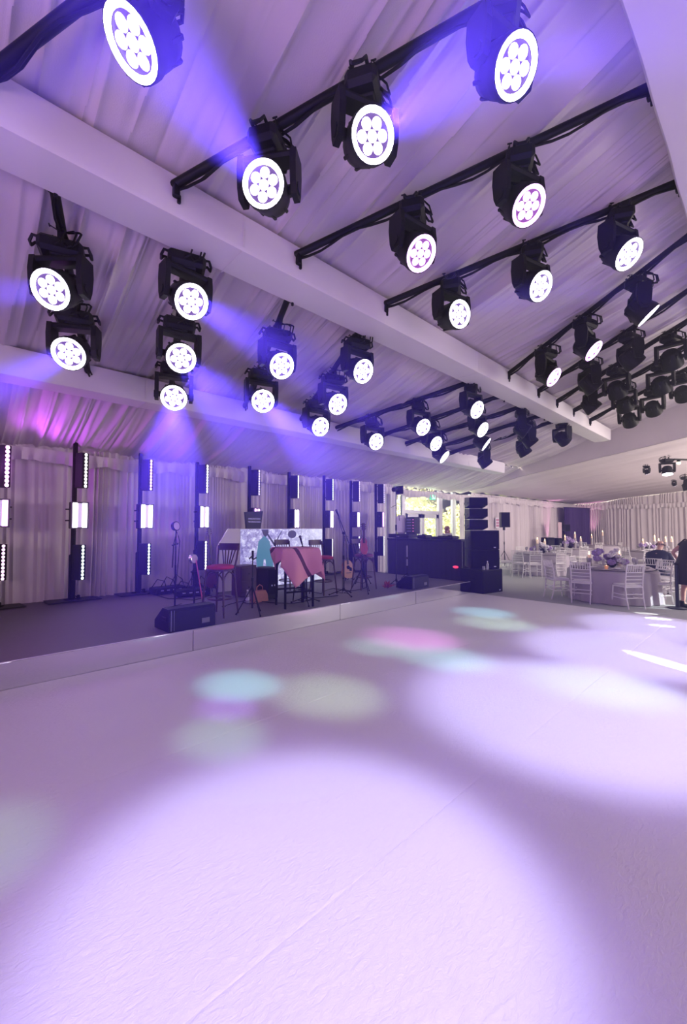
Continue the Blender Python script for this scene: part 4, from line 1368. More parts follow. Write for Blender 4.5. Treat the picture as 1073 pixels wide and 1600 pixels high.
for n_, (a, b) in enumerate(((632, 657), (658.5, 684.5))):
    d = empty('door_%d' % (n_ + 1), (0, Y_W + .06, 0), 0, ['left leaf of the aluminium glass doors', 'right leaf of the aluminium glass doors'][n_], None, None, 'structure')
    xa, xb = wx(a), wx(b)
    w = .17
    f = MB()
    MB().box((xa + w / 2, 0, ztr0 / 2), (w, .06, ztr0), .005).build('stile', M_alu, d)
    MB().box((xb - w / 2, 0, ztr0 / 2), (w, .06, ztr0), .005).build('stile', M_alu, d)
    MB().box(((xa + xb) / 2, 0, ztr0 - .08), (xb - xa, .06, .15), .005).build('rail', M_alu, d)
    MB().box(((xa + xb) / 2, 0, .14), (xb - xa, .06, .25), .005).build('rail', M_alu, d)
    MB().box(((xa + xb) / 2, 0, ztr0 / 2 + .1), (xb - xa - 2 * w, .012, ztr0 - .4)).build('pane', M_glass, d)
    s = 1 if n_ else -1
    MB().tube([((xa + xb) / 2 - s * (xb - xa) * .44, -.03, 1.0), ((xa + xb) / 2 - s * (xb - xa) * .44, -.08, 1.02), ((xa + xb) / 2 - s * (xb - xa) * .44, -.08, 1.3), ((xa + xb) / 2 - s * (xb - xa) * .44, -.03, 1.32)], .012, 6).build('handle', M_chrome, d, True)
# white tied curtains at both sides of the glass
for pa, pb, lab in ((604, 613, 'white curtain gathered at the left side of the glass front'), (711.5, 719, 'white curtain gathered at the right side of the glass front')):
    o = empty('curtain', (wx(pa), Y_W - .12, 0), 0, lab, 'curtain')
    curtain('curtain_cloth', (0, 0), (wx(pb) - wx(pa), 0), .02, lambda s: 3.0, .11, .035, 9, mat('white_curtain', (.82, .80, .76), .8), o)
    MB().cyl((-.05, 0, 3.0), (wx(pb) - wx(pa) + .05, 0, 3.0), .012, n=7).build('curtain_rod', M_alu, o)
# exit sign
P = at_y(675.5, 777, Y_W - .12)
o = empty('exit_sign', P, 0, 'green running man exit sign above the glass doors', 'sign')
MB().box((0, 0, 0), (.36, .05, .20), .006).build('sign_box', mat('exit_green', (.02, .4, .2), .4, emit=(.05, .80, .42), estr=.85), o)
pf = MB()
pf.prism([(.03 * math.cos(t) - .02, .055 + .025 * math.sin(t)) for t in np.linspace(0, 2 * PI, 10, endpoint=False)], .026, .030, M=Mx)
pf.prism([(-.04, .03), (.02, .03), (.035, -.02), (.07, -.07), (.045, -.075), (.0, -.03), (-.03, -.075), (-.06, -.07), (-.02, -.015)], .026, .030, M=Mx)
pf.build('running_figure', mat('exit_white', (.9, .9, .9), .5, emit=(.9, 1, .95), estr=.9), o)
MB().prism([(.10, -.07), (.15, -.07), (.15, .07), (.10, .07)], .026, .030, M=Mx).build('door_symbol', mat('exit_white', (.9, .9, .9)), o)
P = at_y(777, 817, Y_W - .10)
o = empty('notice', P, 0, 'small pink and white notice on the drape beside the raised loudspeaker', 'notice')
MB().box((0, 0, 0), (.40, .01, .52)).build('paper', M_white, o)
for k in range(3):
    MB().box((0, -.007, .14 - k * .14), (.28, .004, .09)).build('print_block', mat('pink_print', (.5, .2, .32), .6), o)

# outside
g = tag(MB().box((17, 16, -.06), (40, 12.6, .1)).build('ground_outside', mat('lawn', (.12, .20, .05), .9, var=.4, vscale=6)), 'sunlit lawn outside the glass doors', kind='structure')
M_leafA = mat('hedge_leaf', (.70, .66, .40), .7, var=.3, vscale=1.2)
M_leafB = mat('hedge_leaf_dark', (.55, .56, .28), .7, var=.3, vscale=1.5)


def bush(loc, rx, ry, rz_, n, label, mt, seed):
    o = empty('garden_hedge', loc, 0, label, 'hedge', 'sunlit shrubs outside the glass')
    r = np.random.default_rng(seed)
    d = r.normal(size=(n, 3)); d[:, 2] = np.abs(d[:, 2]) * .9; d /= np.linalg.norm(d, axis=1)[:, None]
    rad = r.uniform(.75, 1.02, n)[:, None]
    c = d * rad * np.array([rx, ry, rz_])
    vs = []; fs = []
    for i in range(n):
        u = r.normal(size=3); u /= np.linalg.norm(u); w = np.cross(u, r.normal(size=3)); w /= np.linalg.norm(w)
        s = r.uniform(.07, .16)
        k = len(vs)
        vs += [tuple(c[i] - u * s), tuple(c[i] + w * s * .5), tuple(c[i] + u * s), tuple(c[i] - w * s * .5)]
        fs.append((k, k + 1, k + 2, k + 3))
    m = MB(); m.v = vs; m.f = fs
    f = m.build('foliage', mt, o); f['kind'] = 'stuff'
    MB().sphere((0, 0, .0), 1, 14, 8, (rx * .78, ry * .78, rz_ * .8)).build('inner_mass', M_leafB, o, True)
    t = MB()
    for k in range(5):
        t.cyl((.2 * rx * (k - 2) * .4, 0, -.02), (.35 * rx * (k - 2) * .5, .1, rz_ * .5), .05, .02, 6)
    t.build('trunk', M_wood, o)


for i, (x, y, rx, rz_, mt) in enumerate(((13.5, 14.5, 2.4, 3.0, M_leafA), (17.8, 15.0, 2.6, 3.6, M_leafA), (22.0, 15.5, 2.6, 3.2, M_leafB), (26.5, 16, 2.6, 3.4, M_leafA), (20.5, 19, 4, 5.4, M_leafB), (27, 20, 4, 5.6, M_leafA))):
    bush((x, y, 0), rx, 1.3, rz_, 3400, ['bright yellow-green shrub behind the left glass pane', 'bright yellow-green shrub behind the glass doors', 'darker green shrub right of the glass doors', 'yellow-green shrub beyond the right glass pane', 'tall dark green hedge far behind the doors', 'tall pale green hedge at the back of the garden'][i], mt, 40 + i)

# ------------------------------------------------------------------ dining end
M_chair = mat('chair_white', (.80, .78, .78), .45)
M_cushion = mat('chair_cushion', (.74, .72, .74), .8)
M_linen = mat('grey_linen', (.42, .38, .43), .85, var=.06, vscale=5, bump=.2, bscale=200)


def make_chair():
    """chiavari chair, local -Y is the back side"""
    o = empty('chiavari_chair')
    MB().box((0, .0, .445), (.40, .40, .03), .012).build('seat', M_chair, o)
    MB().box((0, .005, .475), (.37, .37, .035), .016).build('cushion', M_cushion, o)
    for s in (-1, 1):
        MB().tube([(s * .18, -.255, 0), (s * .185, -.20, .22), (s * .19, -.18, .45), (s * .19, -.20, .66), (s * .19, -.25, .92)], .0145, 7, rad=[.012, .015, .016, .015, .012]).build('back_leg', M_chair, o, True)
        MB().tube([(s * .195, .215, 0), (s * .19, .19, .22), (s * .18, .18, .44)], .0145, 7, rad=[.012, .015, .016]).build('front_leg', M_chair, o, True)
    for z, y in ((.905, -.246), (.755, -.216)):
        MB().tube([(-.19, y, z), (-.1, y - .012, z), (.1, y - .012, z), (.19, y, z)], .0115, 6).build('back_rail', M_chair, o, True)
    for z, y in ((.675, -.203), (.60, -.193), (.53, -.186)):
        MB().cyl((-.19, y, z), (.19, y, z), .009, n=6).build('back_rail', M_chair, o, True)
    sp = None
    for k in range(7):
        x = -.15 + .05 * k
        if sp is None: sp = MB().cyl((0, -.226, .755), (0, -.256, .905), .008, n=6).mesh('spindle', M_chair, True)
        q = link('spindle', sp, o); q.location = (x, 0, 0)
    for z, f in ((.20, 1), (.28, 0)):
        for s in (-1, 1):
            MB().cyl((s * .187, -.20, z), (s * .19, .195, z), .009, n=6).build('stretcher', M_chair, o, True)
        MB().cyl((-.187, .195, z + .02), (.187, .195, z + .02), .009, n=6).build('stretcher', M_chair, o, True)
        MB().cyl((-.187, -.198, z + .02), (.187, -.198, z + .02), .009, n=6).build('stretcher', M_chair, o, True)
    return o


def zc_point(px, zc, z=0.0):
    """floor point seen at photo column px, at distance zc along the view"""
    lat = (px - 536.5) / FPX * zc
    f = Vector((math.cos(YAW), math.sin(YAW), 0)); r = Vector((math.sin(YAW), -math.cos(YAW), 0))
    return f * zc + r * lat + Vector((0, 0, z))


VF = math.atan2(math.sin(YAW), math.cos(YAW))     # heading away from the camera
chair = make_chair(); first = True


def put_chair(px, zc, turn, label):
    """turn: heading of the seat front, degrees anticlockwise from straight away from the camera"""
    global first
    o = chair if first else copy_tree(chair); first = False
    o.location = zc_point(px, zc)
    o.rotation_euler = (0, 0, VF - PI / 2 + R(turn))
    tag(o, label, 'chair', 'white chiavari chairs at the dining tables')
    return o


def table(px, zc, rad, label, seed):
    P = zc_point(px, zc)
    o = empty('dining_table', P, 0, label, 'table', 'round dining tables')
    MB().lathe([(.10, .0), (.3, .02), (.05, .06), (.05, .71), (rad - .1, .72), (rad - .02, .74)], 28).build('pedestal', M_blackm, o)
    n = 120; rows = []
    for k in range(12):
        t = k / 11
        row = []
        for i in range(n + 1):
            a = 2 * PI * i / n
            f = math.sin(a * 11 + seed) * .5 + math.sin(a * 7 + seed * 2.3) * .35 + .3 * math.sin(a * 23 + seed)
            if t < .3:
                rr = rad * t / .3; z = .752
            else:
                u = (t - .3) / .7
                rr = rad + .015 + u * (.05 + .07 * f); z = .752 * (1 - u) + .012 * u
            row.append((rr * math.cos(a), rr * math.sin(a), z))
        rows.append(row)
    c = tag(MB().grid(rows).build('tablecloth', M_linen, None, True), 'grey linen cloth draped on ' + label.replace('round ', 'the round '), 'tablecloth', 'grey floor-length tablecloths')
    c.location = P
    return P


TABLES = [(953, 9.75, .90, 'round dining table nearest the dance floor'), (843, 15.1, .90, 'round dining table beside the raised loudspeaker'),
          (1018, 16.6, .90, 'round dining table behind the seated man'), (893, 18.6, .90, 'round dining table near the purple curtain'), (935, 22.5, .9, 'far round dining table before the back drape')]
TP = [table(*t, i + 1) for i, t in enumerate(TABLES)]
CH = [(907, 9.35, -38, 'near chair with visible cushion at left of the nearest table'), (977, 8.75, 4, 'near chair seen from behind before the nearest table'),
      (869, 9.9, -88, 'chair seen side-on left of the nearest table'), (1021, 9.15, 98, 'edge-on chair at right of the nearest table'), (1030, 9.7, 112, 'second edge-on chair behind the one right of the nearest table'),
      (982, 10.9, 180, 'chair facing us across the nearest table'), (908, 11.0, -140, 'chair partly hidden behind the left of the nearest table'), (1044, 9.9, 80, 'chair behind the standing woman'),
      (788, 14.9, -100, 'leftmost chair beside the speaker stack'), (812, 14.1, -50, 'chair with seat turned right, second from left'), (832, 13.9, -4, 'chair seen from behind at the middle table'),
      (868, 14.3, 14, 'chair seen from behind right of the middle table'), (878, 15.4, 100, 'chair at the right side of the middle table'), (850, 16.5, 175, 'chair facing us across the middle table'), (818, 16.4, -160, 'chair at the far left of the middle table'),
      (1006, 15.2, 0, 'chair back before the table behind the seated man'), (1040, 15.6, 40, 'chair near the right photo edge at the back table'), (980, 16.4, -70, 'chair left of the table behind the seated man'), (1015, 18.0, 178, 'chair facing us at the table behind the seated man'),
      (905, 17.2, 8, 'chair back before the table by the purple curtain'), (872, 18.0, -60, 'chair left of the table by the purple curtain'), (925, 18.6, 90, 'chair right of the table by the purple curtain'),
      (930, 21.2, 0, 'small chair before the farthest table'), (960, 22.2, 80, 'small chair right of the farthest table'), (912, 21.8, -50, 'small chair left of the farthest table')]
for c in CH: put_chair(*c)

# table settings
M_china = mat('white_china', (.80, .79, .80), .25)
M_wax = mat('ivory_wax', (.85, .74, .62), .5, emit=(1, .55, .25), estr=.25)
M_flame = mat('flame', (1, .8, .5), .5, emit=(1, .62, .25), estr=9)
M_gl = mat('glass_ware', (.75, .74, .80), .08, spec=.8, trans=.55)
M_flw = mat('white_bloom', (.88, .85, .90), .7, var=.08, vscale=40, bump=.6, bscale=60)
M_flp = mat('lilac_bloom', (.42, .30, .58), .8, var=.25, vscale=40, bump=.6, bscale=60)
M_fol = mat('dark_foliage', (.05, .05, .06), .7, var=.4)


def candle(P, h, label, lamp_e=0):
    o = empty('candle', P, 0, label, 'candle', 'lit candles on the dining tables')
    MB().lathe([(.035, 0), (.035, h), (.012, h - .012)], 12).build('wax', M_wax, o, True)
    MB().lathe([(.004, h - .01), (.016, h + .02), (.012, h + .045), (.002, h + .08)], 8).build('flame', M_flame, o, True)
    MB().lathe([(.055, 0), (.058, h * .7), (.056, h * .7), (.052, .004)], 14, close=False).build('glass_holder', M_gl, o, True)
    return o


def blooms(P, spots, label, seed):
    o = empty('flower_arrangement', P, 0, label, 'flowers', 'flower centrepieces')
    r = random.Random(seed)
    MB().lathe([(.05, 0), (.10, .05), (.11, .12), (.08, .14)], 14).build('bowl', M_blackp, o, True)
    lf = MB()
    for k in range(60):
        a = r.uniform(0, 2 * PI); d = r.uniform(.03, .3); z = r.uniform(.08, .26)
        c = Vector((d * math.cos(a), d * math.sin(a), z)); u = Vector((math.cos(a), math.sin(a), r.uniform(-.3, .7))) * .07; w = Vector((-math.sin(a), math.cos(a), 0)) * .022
        lf.add([c - u, c + w, c + u, c - w], [(0, 1, 2, 3)])
    lf.build('foliage', M_fol, o)['kind'] = 'stuff'
    bm_ = {}
    for x, y, z, rr, c in spots:
        key = c
        if key not in bm_:
            m = MB()
            m.sphere((0, 0, 0), .85, 10, 8, (1, 1, .85))
            for k in range(10):
                a = 2.4 * k; zz = -.2 + .1 * k
                q = math.sqrt(max(.05, 1 - zz * zz * .8)) * .75
                m.sphere((q * math.cos(a), q * math.sin(a), zz * .8), .36, 7, 5)
            bm_[key] = m.mesh('bloom', M_flw if c == 'w' else M_flp, True)
        q = link('bloom', bm_[key], o); q.location = (x, y, z); q.scale = (rr, rr, rr)
    return o


rv = Vector((math.sin(YAW), -math.cos(YAW), 0)); fv = Vector((math.cos(YAW), math.sin(YAW), 0))


def onT(i, a, b, z=.757):
    return TP[i] + rv * a + fv * b + Vector((0, 0, z))


def sp(lst):
    return [((rv * a + fv * b).x, (rv * a + fv * b).y, z, r_, c) for a, b, z, r_, c in lst]


blooms(onT(0, -.02, -.05), sp([(.05, -.1, .40, .055, 'w'), (-.10, -.1, .27, .07, 'w'), (.12, -.05, .25, .06, 'w'), (-.28, -.1, .18, .055, 'w'), (.06, -.2, .16, .055, 'w'), (.03, 0, .33, .07, 'w'),
                               (-.36, 0, .32, .10, 'p'), (-.40, -.1, .20, .09, 'p'), (.26, -.05, .12, .10, 'p'), (-.22, .1, .36, .09, 'p'), (.0, .12, .22, .10, 'p'), (.18, .12, .18, .09, 'p'), (-.14, -.2, .12, .09, 'p')]),
       'white and lilac flower centrepiece on the nearest table', 1)
candle(onT(0, -.46, .1, .757), .28, 'pillar candle left of the white flowers on the nearest table')
candle(onT(0, .30, .15, .757), .30, 'pillar candle right of the white flowers on the nearest table')
blooms(onT(1, .1, 0), sp([(-.1, -.1, .30, .12, 'w'), (.05, -.12, .22, .11, 'w'), (.2, 0, .18, .12, 'p'), (-.25, 0, .16, .12, 'p'), (.3, .1, .14, .11, 'w'), (-.35, .1, .12, .1, 'p')]), 'pale flower centrepiece on the middle table', 2)
candle(onT(1, -.15, -.1, .757), .50, 'tall candle left on the middle table')
candle(onT(1, .22, .1, .757), .44, 'thick candle above the pale flowers on the middle table')
blooms(onT(3, -.1, 0), sp([(-.1, 0, .42, .14, 'p'), (.05, 0, .32, .14, 'p'), (.2, 0, .26, .12, 'w'), (-.2, .0, .24, .13, 'p')]), 'dark lilac flower centrepiece by the purple curtain', 3)
for a, h, t in ((-.35, .52, 'left'), (.10, .66, 'tallest'), (.36, .46, 'right')):
    candle(onT(3, a, -.05, .757), h, t + ' candle on the table by the purple curtain')
blooms(onT(2, -.2, 0), sp([(-.2, 0, .2, .13, 'p'), (.0, 0, .24, .13, 'w'), (.2, 0, .16, .12, 'p')]), 'flower centrepiece behind the seated man', 4)
for a, h, t in ((-.42, .40, 'left candle'), (.05, .55, 'tall middle candle'), (.22, .42, 'short middle candle'), (.5, .5, 'right candle'), (.75, .50, 'rightmost candle')):
    candle(onT(2, a, -.05, .757), h, t + ' on the table behind the seated man')
candle(onT(4, .2, 0, .757), .7, 'tall candle on the farthest table')
candle(onT(4, -.4, 0, .757), .5, 'shorter candle on the farthest table')

pl = None
SEAT = ['right rear', 'rear', 'left rear', 'left', 'left front', 'front', 'right front', 'right']
for ti, nm in ((0, 'nearest table'), (1, 'middle table'), (2, 'table behind the seated man'), (3, 'table by the purple curtain')):
    for k in range(8):
        a = 2 * PI * (k + .5) / 8 + YAW - PI / 2
        p = TP[ti] + Vector((.66 * math.cos(a), .66 * math.sin(a), .756))
        if pl is None:
            pl = empty('plate'); MB().lathe([(.06, 0), (.13, .012), (.135, .016), (.07, .008)], 20).build('china', M_china, pl, True)
            MB().prism([(-.05, -.09), (.05, -.09), (.04, .09), (-.04, .09)], .016, .032).build('napkin', mat('napkin', (.75, .72, .75), .9), pl)
            gw = empty('wine_glass'); MB().lathe([(.034, 0), (.006, .008), (.005, .09), (.03, .12), (.040, .16), (.034, .21), (.031, .21), (.036, .16), (.027, .125), (.002, .10)], 14, close=False).build('bowl', M_gl, gw, True)
            o, g2 = pl, gw
        else:
            o, g2 = copy_tree(pl), copy_tree(gw)
        o.location = p; o.rotation_euler = (0, 0, a - PI / 2)
        g2.location = TP[ti] + Vector((.50 * math.cos(a + .3), .50 * math.sin(a + .3), .756))
        tag(o, 'white plate with folded napkin, ' + SEAT[k] + ' place of the ' + nm, 'plate', 'place settings on the ' + nm)
        tag(g2, 'stemmed wine glass at the ' + SEAT[k] + ' place of the ' + nm, 'glass', 'wine glasses on the ' + nm)
o = empty('tealight', onT(0, -.47, -.55, .757), 0, 'copper tealight cup at the front of the nearest table', 'candle')
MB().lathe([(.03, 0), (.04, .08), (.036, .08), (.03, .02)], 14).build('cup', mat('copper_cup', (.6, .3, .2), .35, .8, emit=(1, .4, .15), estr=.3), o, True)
MB().lathe([(.004, .04), (.012, .06), (.002, .09)], 8).build('flame', M_flame, o, True)

# far end dressing
M_purple = mat('purple_drape', (.07, .035, .15), .8, var=.1)
o = empty('purple_curtain', (0, 0, 0), 0, 'dark purple pleated curtain in the far corner of the dining end', 'curtain')
xa = at_y(881, 800, Y_W - .5).x
curtain('curtain_cloth', (xa, Y_W - .5), (X_B - .7, Y_W - 1.1), 0, lambda s: 2.95, .16, .05, 8, M_purple, o)
MB().cyl((xa - .1, Y_W - .5, 2.96), (X_B - .6, Y_W - 1.1, 2.96), .02, n=8).build('curtain_rail', M_black, o)
P = zc_point(874, 23.5)
o = empty('display_board', P, .0, 'pale pink upright panel beside the purple curtain', 'panel')
MB().box((0, 0, 1.0), (.5, .06, 2.0), .02).build('board', mat('pale_pink_panel', (.75, .55, .62), .6), o)
MB().box((0, 0, .03), (.6, .4, .05), .01).build('foot', M_blackm, o)
for px, zc, w, h, lab in ((855, 22.5, .5, 1.15, 'dark lounge box left of the pink panel by the drape'), (869, 22.5, .3, 1.12, 'narrow dark box beside the pink panel')):
    P = zc_point(px, zc)
    o = empty('bar_cabinet', P, -.5, lab, 'cabinet')
    MB().box((0, 0, h / 2), (w, .5, h), .03).build('carcass', M_blackm, o); MB().box((0, -.256, h * .55), (w - .1, .012, h * .7), .004).build('door', M_blackp, o)
o = stand_tripod('speaker_stand', zc_point(884, 22.0), 1.5, 'distant black speaker stand before the purple curtain', 'stand', .4)
o = empty('loudspeaker', zc_point(884, 22.0, 1.5), -.7, 'small distant black loudspeaker before the purple curtain', 'speaker')
MB().prism([(-.14, -.13), (.14, -.13), (.10, .13), (-.10, .13)], 0, .36).build('cabinet', M_blackp, o); MB().box((0, -.136, .18), (.25, .01, .32)).build('grille', M_blackm, o)
# uplights on the drapes
for px, yy, xx, lab in ((866, Y_W - .45, None, 'small floor uplight washing the left drape pink'), (922, None, X_B - .6, 'small floor uplight washing the back drape pink beside the purple curtain')):
    P = at_y(px, 860, yy) if yy else at_x(px, 860, xx)
    o = empty('floor_uplight', (P.x, P.y, 0), 0, lab, 'uplight', 'floor uplights on the dining drapes')
    MB().lathe([(.08, .02), (.10, .05), (.10, .22), (.085, .22)], 14).build('can', M_blackp, o, True)
    MB().box((0, 0, .015), (.24, .2, .03), .006).build('base', M_black, o)
    MB().lathe([(.08, .215), (.002, .222)], 14, close=False).build('lens', dots_mat('up_lens', (1, .6, .85), 4), o, True)
    aim = (P.x + (0 if yy else .35), P.y + (.28 if yy else 0), 2.6)
    lamp('uplight_lamp', 'SPOT', (P.x, P.y, .26), 260, (1, .42, .72), aim, .05, R(38), .7)

# lights hung over the dining end
o0 = empty('light_track', at_z(1060, 721, 3.75), 0, 'short black light track with two warm bulbs at the right photo edge', 'light track')
MB().box((.5, -.35, .06), (1.6, .06, .05), .01, Matrix.Rotation(-.6, 3, 'Z')).build('track', M_black, o0)
for k, (a, b) in enumerate(((0.0, 0.0), (.32, -.22))):
    MB().cyl((a, b, .05), (a, b, -.02), .045, .05, 10).build('bulb_holder', M_black, o0)
    MB().sphere((a, b, -.045), .055, 10, 8).build('bulb', dots_mat('warm_bulb', (1, .80, .45), 5), o0, True)


def small_head(px, py, z, s, aim, st, label, emit=True):
    o = copy_tree(proto)
    P = at_z(px, py, z)
    o.location = P + Vector((0, 0, PIV * s)); o.scale = (s, s, s); o.rotation_euler = (0, 0, VF - PI / 2)
    a = Vector(aim).normalized(); ax = Vector((-a.y, a.x, 0)).normalized()
    Rw = Matrix((ax, a.cross(ax), a)).transposed(); Z = -(VF - PI / 2)
    for ch in o.children:
        if ch.name.startswith('yoke'): ch.rotation_euler = (0, 0, math.atan2(ax.y, ax.x) + Z)
        if ch.name.startswith('head'): ch.rotation_euler = (Matrix.Rotation(Z, 3, 'Z') @ Rw).to_euler()
    set_variant(o, st)
    tag(o, label, 'stage light', 'moving heads over the dining end')
    return P, a


P, a = small_head(1042, 735, 3.55, .82, (-.25, -.1, -1), 'w', 'moving head with white rays at the far right over the dining tables')
for k, (dx, dy) in enumerate(((-.12, .10), (-.02, .02), (.06, -.10), (.16, -.16), (.30, -.30))):
    lamp('ray_lamp', 'SPOT', P + a * .2, 2600, (.75, .72, 1), P + a * .2 + Vector((rv.x * dx * 1.3 - fv.x * .15, rv.y * dx * 1.3 - fv.y * .15, -1)), .01, R(4.5), .5)
small_head(1010, 737, 3.55, .42, (.5, -.3, -1), 'w', 'tiny black spot lamp left of the ray-throwing moving head')
small_head(1053, 757, 3.3, .34, (.3, -.3, -1), 'w', 'tiny black spot lamp below the ray-throwing moving head')
P, a = small_head(1073, 760, 3.2, .8, (.0, -.3, -1), 'd', 'dark moving head cut by the right photo edge over the dining tables')
# daylight slipping onto the dance floor edge
for tx, ty, e, w, bl in ((1012, 958, 60, .10, .15), (1028, 967, 90, .10, .15), (1034, 978, 70, .09, .1)):
    T = at_z(tx, ty, .01)
    lamp('sun_slit', 'SPOT', T + Vector((1.5, -4.2, 2.6)), e * 60, (1, .97, .93), T, .004, 2 * math.atan(w / 4.9), bl)
T = at_z(1040, 1036, .01)
lamp('sun_slit', 'SPOT', T + Vector((-2.6, -5.2, 1.5)), 9000, (1, .98, .97), T, .004, R(2.6), .15)
T = at_z(1040, 948, .0)
lamp('sun_slit', 'SPOT', T + Vector((2.5, -5.0, 2.2)), 3500, (.9, 1, .98), T, .004, R(6), .1)

# ------------------------------------------------------------------ people
def skin_mesh(name, joints, edges, root, mt, parent, sub=2):
    me = bpy.data.meshes.new(name)
    names = list(joints)
    me.from_pydata([joints[k][0] for k in names], [(names.index(a), names.index(b)) for a, b in edges], [])
    me.materials.append(mt)
    o = link(name, me, parent)
    md = o.modifiers.new('skin', 'SKIN')
    for i, k in enumerate(names):
        r = joints[k][1]
        me.skin_vertices[0].data[i].radius = r if isinstance(r, tuple) else (r, r)
        me.skin_vertices[0].data[i].use_root = (k == root)
    md.use_smooth_shade = True
    sb = o.modifiers.new('smooth', 'SUBSURF'); sb.levels = sub; sb.render_levels = sub
    return o


M_sk = mat('skin', (.62, .36, .28), .55)
M_blk = mat('black_dress_cloth', (.012, .012, .016), .8)
M_navy = mat('navy_cloth', (.012, .016, .05), .8)


def head_parts(parent, c, r, face, hair_mt, bald=False, hair_len=0.0):
    """nose, eyes, ears, mouth and hair on a head centred at c facing the unit vector face"""
    c = Vector(c); f = Vector(face).normalized(); u = Vector((0, 0, 1)); s = f.cross(u).normalized()
    m = MB(); m.sphere(c + f * r * .98 - u * r * .12, r * .17, 8, 6, (1, 1, 1.3)); m.build('nose', M_sk, parent, True)
    for k in (-1, 1):
        MB().sphere(c + f * r * .88 + s * k * r * .36 + u * r * .08, r * .11, 8, 6).build('eye', M_blackm, parent, True)
        MB().sphere(c + s * k * r * .93 - u * r * .05, r * .22, 8, 6, (.5, .5, 1.2)).build('ear', M_sk, parent, True)
    MB().sphere(c + f * r * .86 - u * r * .48, r * .2, 8, 6, (1, 1, .35)).build('mouth', mat('lips', (.4, .12, .12), .5), parent, True)
    h = MB()
    if bald:
        for k in np.linspace(-1.9, 1.9, 9):
            d = (-f * math.cos(k) + s * math.sin(k))
            h.sphere(c + d * r * .84 - u * r * .18, r * .24, 7, 5)
    else:
        h.sphere(c - f * r * .16 + u * r * .16, r * 1.12, 14, 10, (1, 1, 1.05))
        if hair_len:
            h.sphere(c - f * r * .45 - u * hair_len * .5, r * .85, 12, 8, (1, 1, 1.6))
            for k in (-1, 1): h.sphere(c + s * k * r * .78 - u * hair_len * .45 + f * r * .1, r * .38, 8, 6, (1, 1, 2.2))
    h.build('hair', hair_mt, parent, True)


def hand(parent, base, d, up, sc=1.0, curl=.9):
    """palm plus five separate bent fingers"""
    base = Vector(base); d = Vector(d).normalized(); up = Vector(up); up = (up - d * up.dot(d)).normalized(); s = d.cross(up)
    m = MB()
    m.tube([base - d * .02, base + d * .04, base + d * .085], .03 * sc, 8, rad=[.024 * sc, .036 * sc, .034 * sc])
    for k, ln in enumerate((.070, .080, .075, .058)):
        o_ = base + d * .075 + s * (k - 1.5) * .019 * sc
        pts = [o_]
        a = 0
        for j in range(3):
            a += curl * .55
            pts.append(pts[-1] + (d * math.cos(a) - up * math.sin(a)) * ln * sc * (.45, .32, .23)[j])
        m.tube(pts, .009 * sc, 6, rad=[.010 * sc, .0095 * sc, .009 * sc, .007 * sc])
    o_ = base + d * .02 - s * .034 * sc
    m.tube([o_, o_ - s * .022 + d * .03 - up * .012, o_ - s * .012 + d * .055 - up * .034], .010 * sc, 6, rad=[.012, .011, .008])
    m.build('hand', M_sk, parent, True)


def in_frame(P, heading):
    """matrix helper: local x = right, y = forward of the figure"""
    return Matrix.Translation(P) @ Matrix.Rotation(heading, 4, 'Z')


# standing woman at the right edge, black dress, one hand resting on a post
Pw = zc_point(1069, 8.62)
wm = empty('person', Pw, VF - PI / 2 - R(100), 'woman in a knee-length black dress at the right edge holding a post', 'person')
J = {'pelvis': ((0, 0, .93), (.15, .12)), 'waist': ((0, .01, 1.08), (.125, .10)), 'chest': ((0, .05, 1.27), (.14, .10)), 'collar': ((0, .12, 1.39), (.09, .07)), 'neck': ((0, .17, 1.45), .048), 'jaw': ((0, .26, 1.50), (.06, .07)), 'head': ((0, .25, 1.57), (.075, .095)), 'crown': ((0, .22, 1.64), (.05, .06)),
     'shl': ((-.16, .10, 1.37), .055), 'ell': ((-.26, -.10, 1.15), .042), 'wrl': ((-.27, .02, .97), .028),
     'shr': ((.16, .10, 1.37), .055), 'elr': ((.21, .10, 1.11), .042), 'wrr': ((.17, .28, .95), .028),
     'hipl': ((-.09, 0, .86), .09), 'knl': ((-.095, .02, .48), .056), 'cal': ((-.095, -.01, .34), .05), 'anl': ((-.095, -.02, .09), .034), 'tol': ((-.10, .12, .035), .032),
     'hipr': ((.09, 0, .86), .09), 'knr': ((.10, .08, .48), .056), 'car': ((.10, .06, .34), .05), 'anr': ((.10, .06, .09), .034), 'tor': ((.11, .20, .035), .032)}
Ed = [('pelvis', 'waist'), ('waist', 'chest'), ('chest', 'collar'), ('collar', 'neck'), ('neck', 'jaw'), ('jaw', 'head'), ('head', 'crown'), ('collar', 'shl'), ('shl', 'ell'), ('ell', 'wrl'), ('collar', 'shr'), ('shr', 'elr'), ('elr', 'wrr'),
      ('pelvis', 'hipl'), ('hipl', 'knl'), ('knl', 'cal'), ('cal', 'anl'), ('anl', 'tol'), ('pelvis', 'hipr'), ('hipr', 'knr'), ('knr', 'car'), ('car', 'anr'), ('anr', 'tor')]
skin_mesh('body', J, Ed, 'pelvis', M_sk, wm)
rows = []
for k, (z, rx, ry, cy) in enumerate(((1.43, .10, .085, .13), (1.385, .19, .12, .11), (1.28, .195, .14, .06), (1.10, .16, .13, .02), (.95, .185, .16, .0), (.75, .205, .18, .02), (.50, .215, .20, .04))):
    rows.append([(rx * math.cos(t) * (1 + (.04 if k > 4 else 0) * math.sin(9 * t)), cy + ry * math.sin(t), z) for t in np.linspace(0, 2 * PI, 37)])
m = MB().grid(rows)
m.build('dress', M_blk, wm, True)
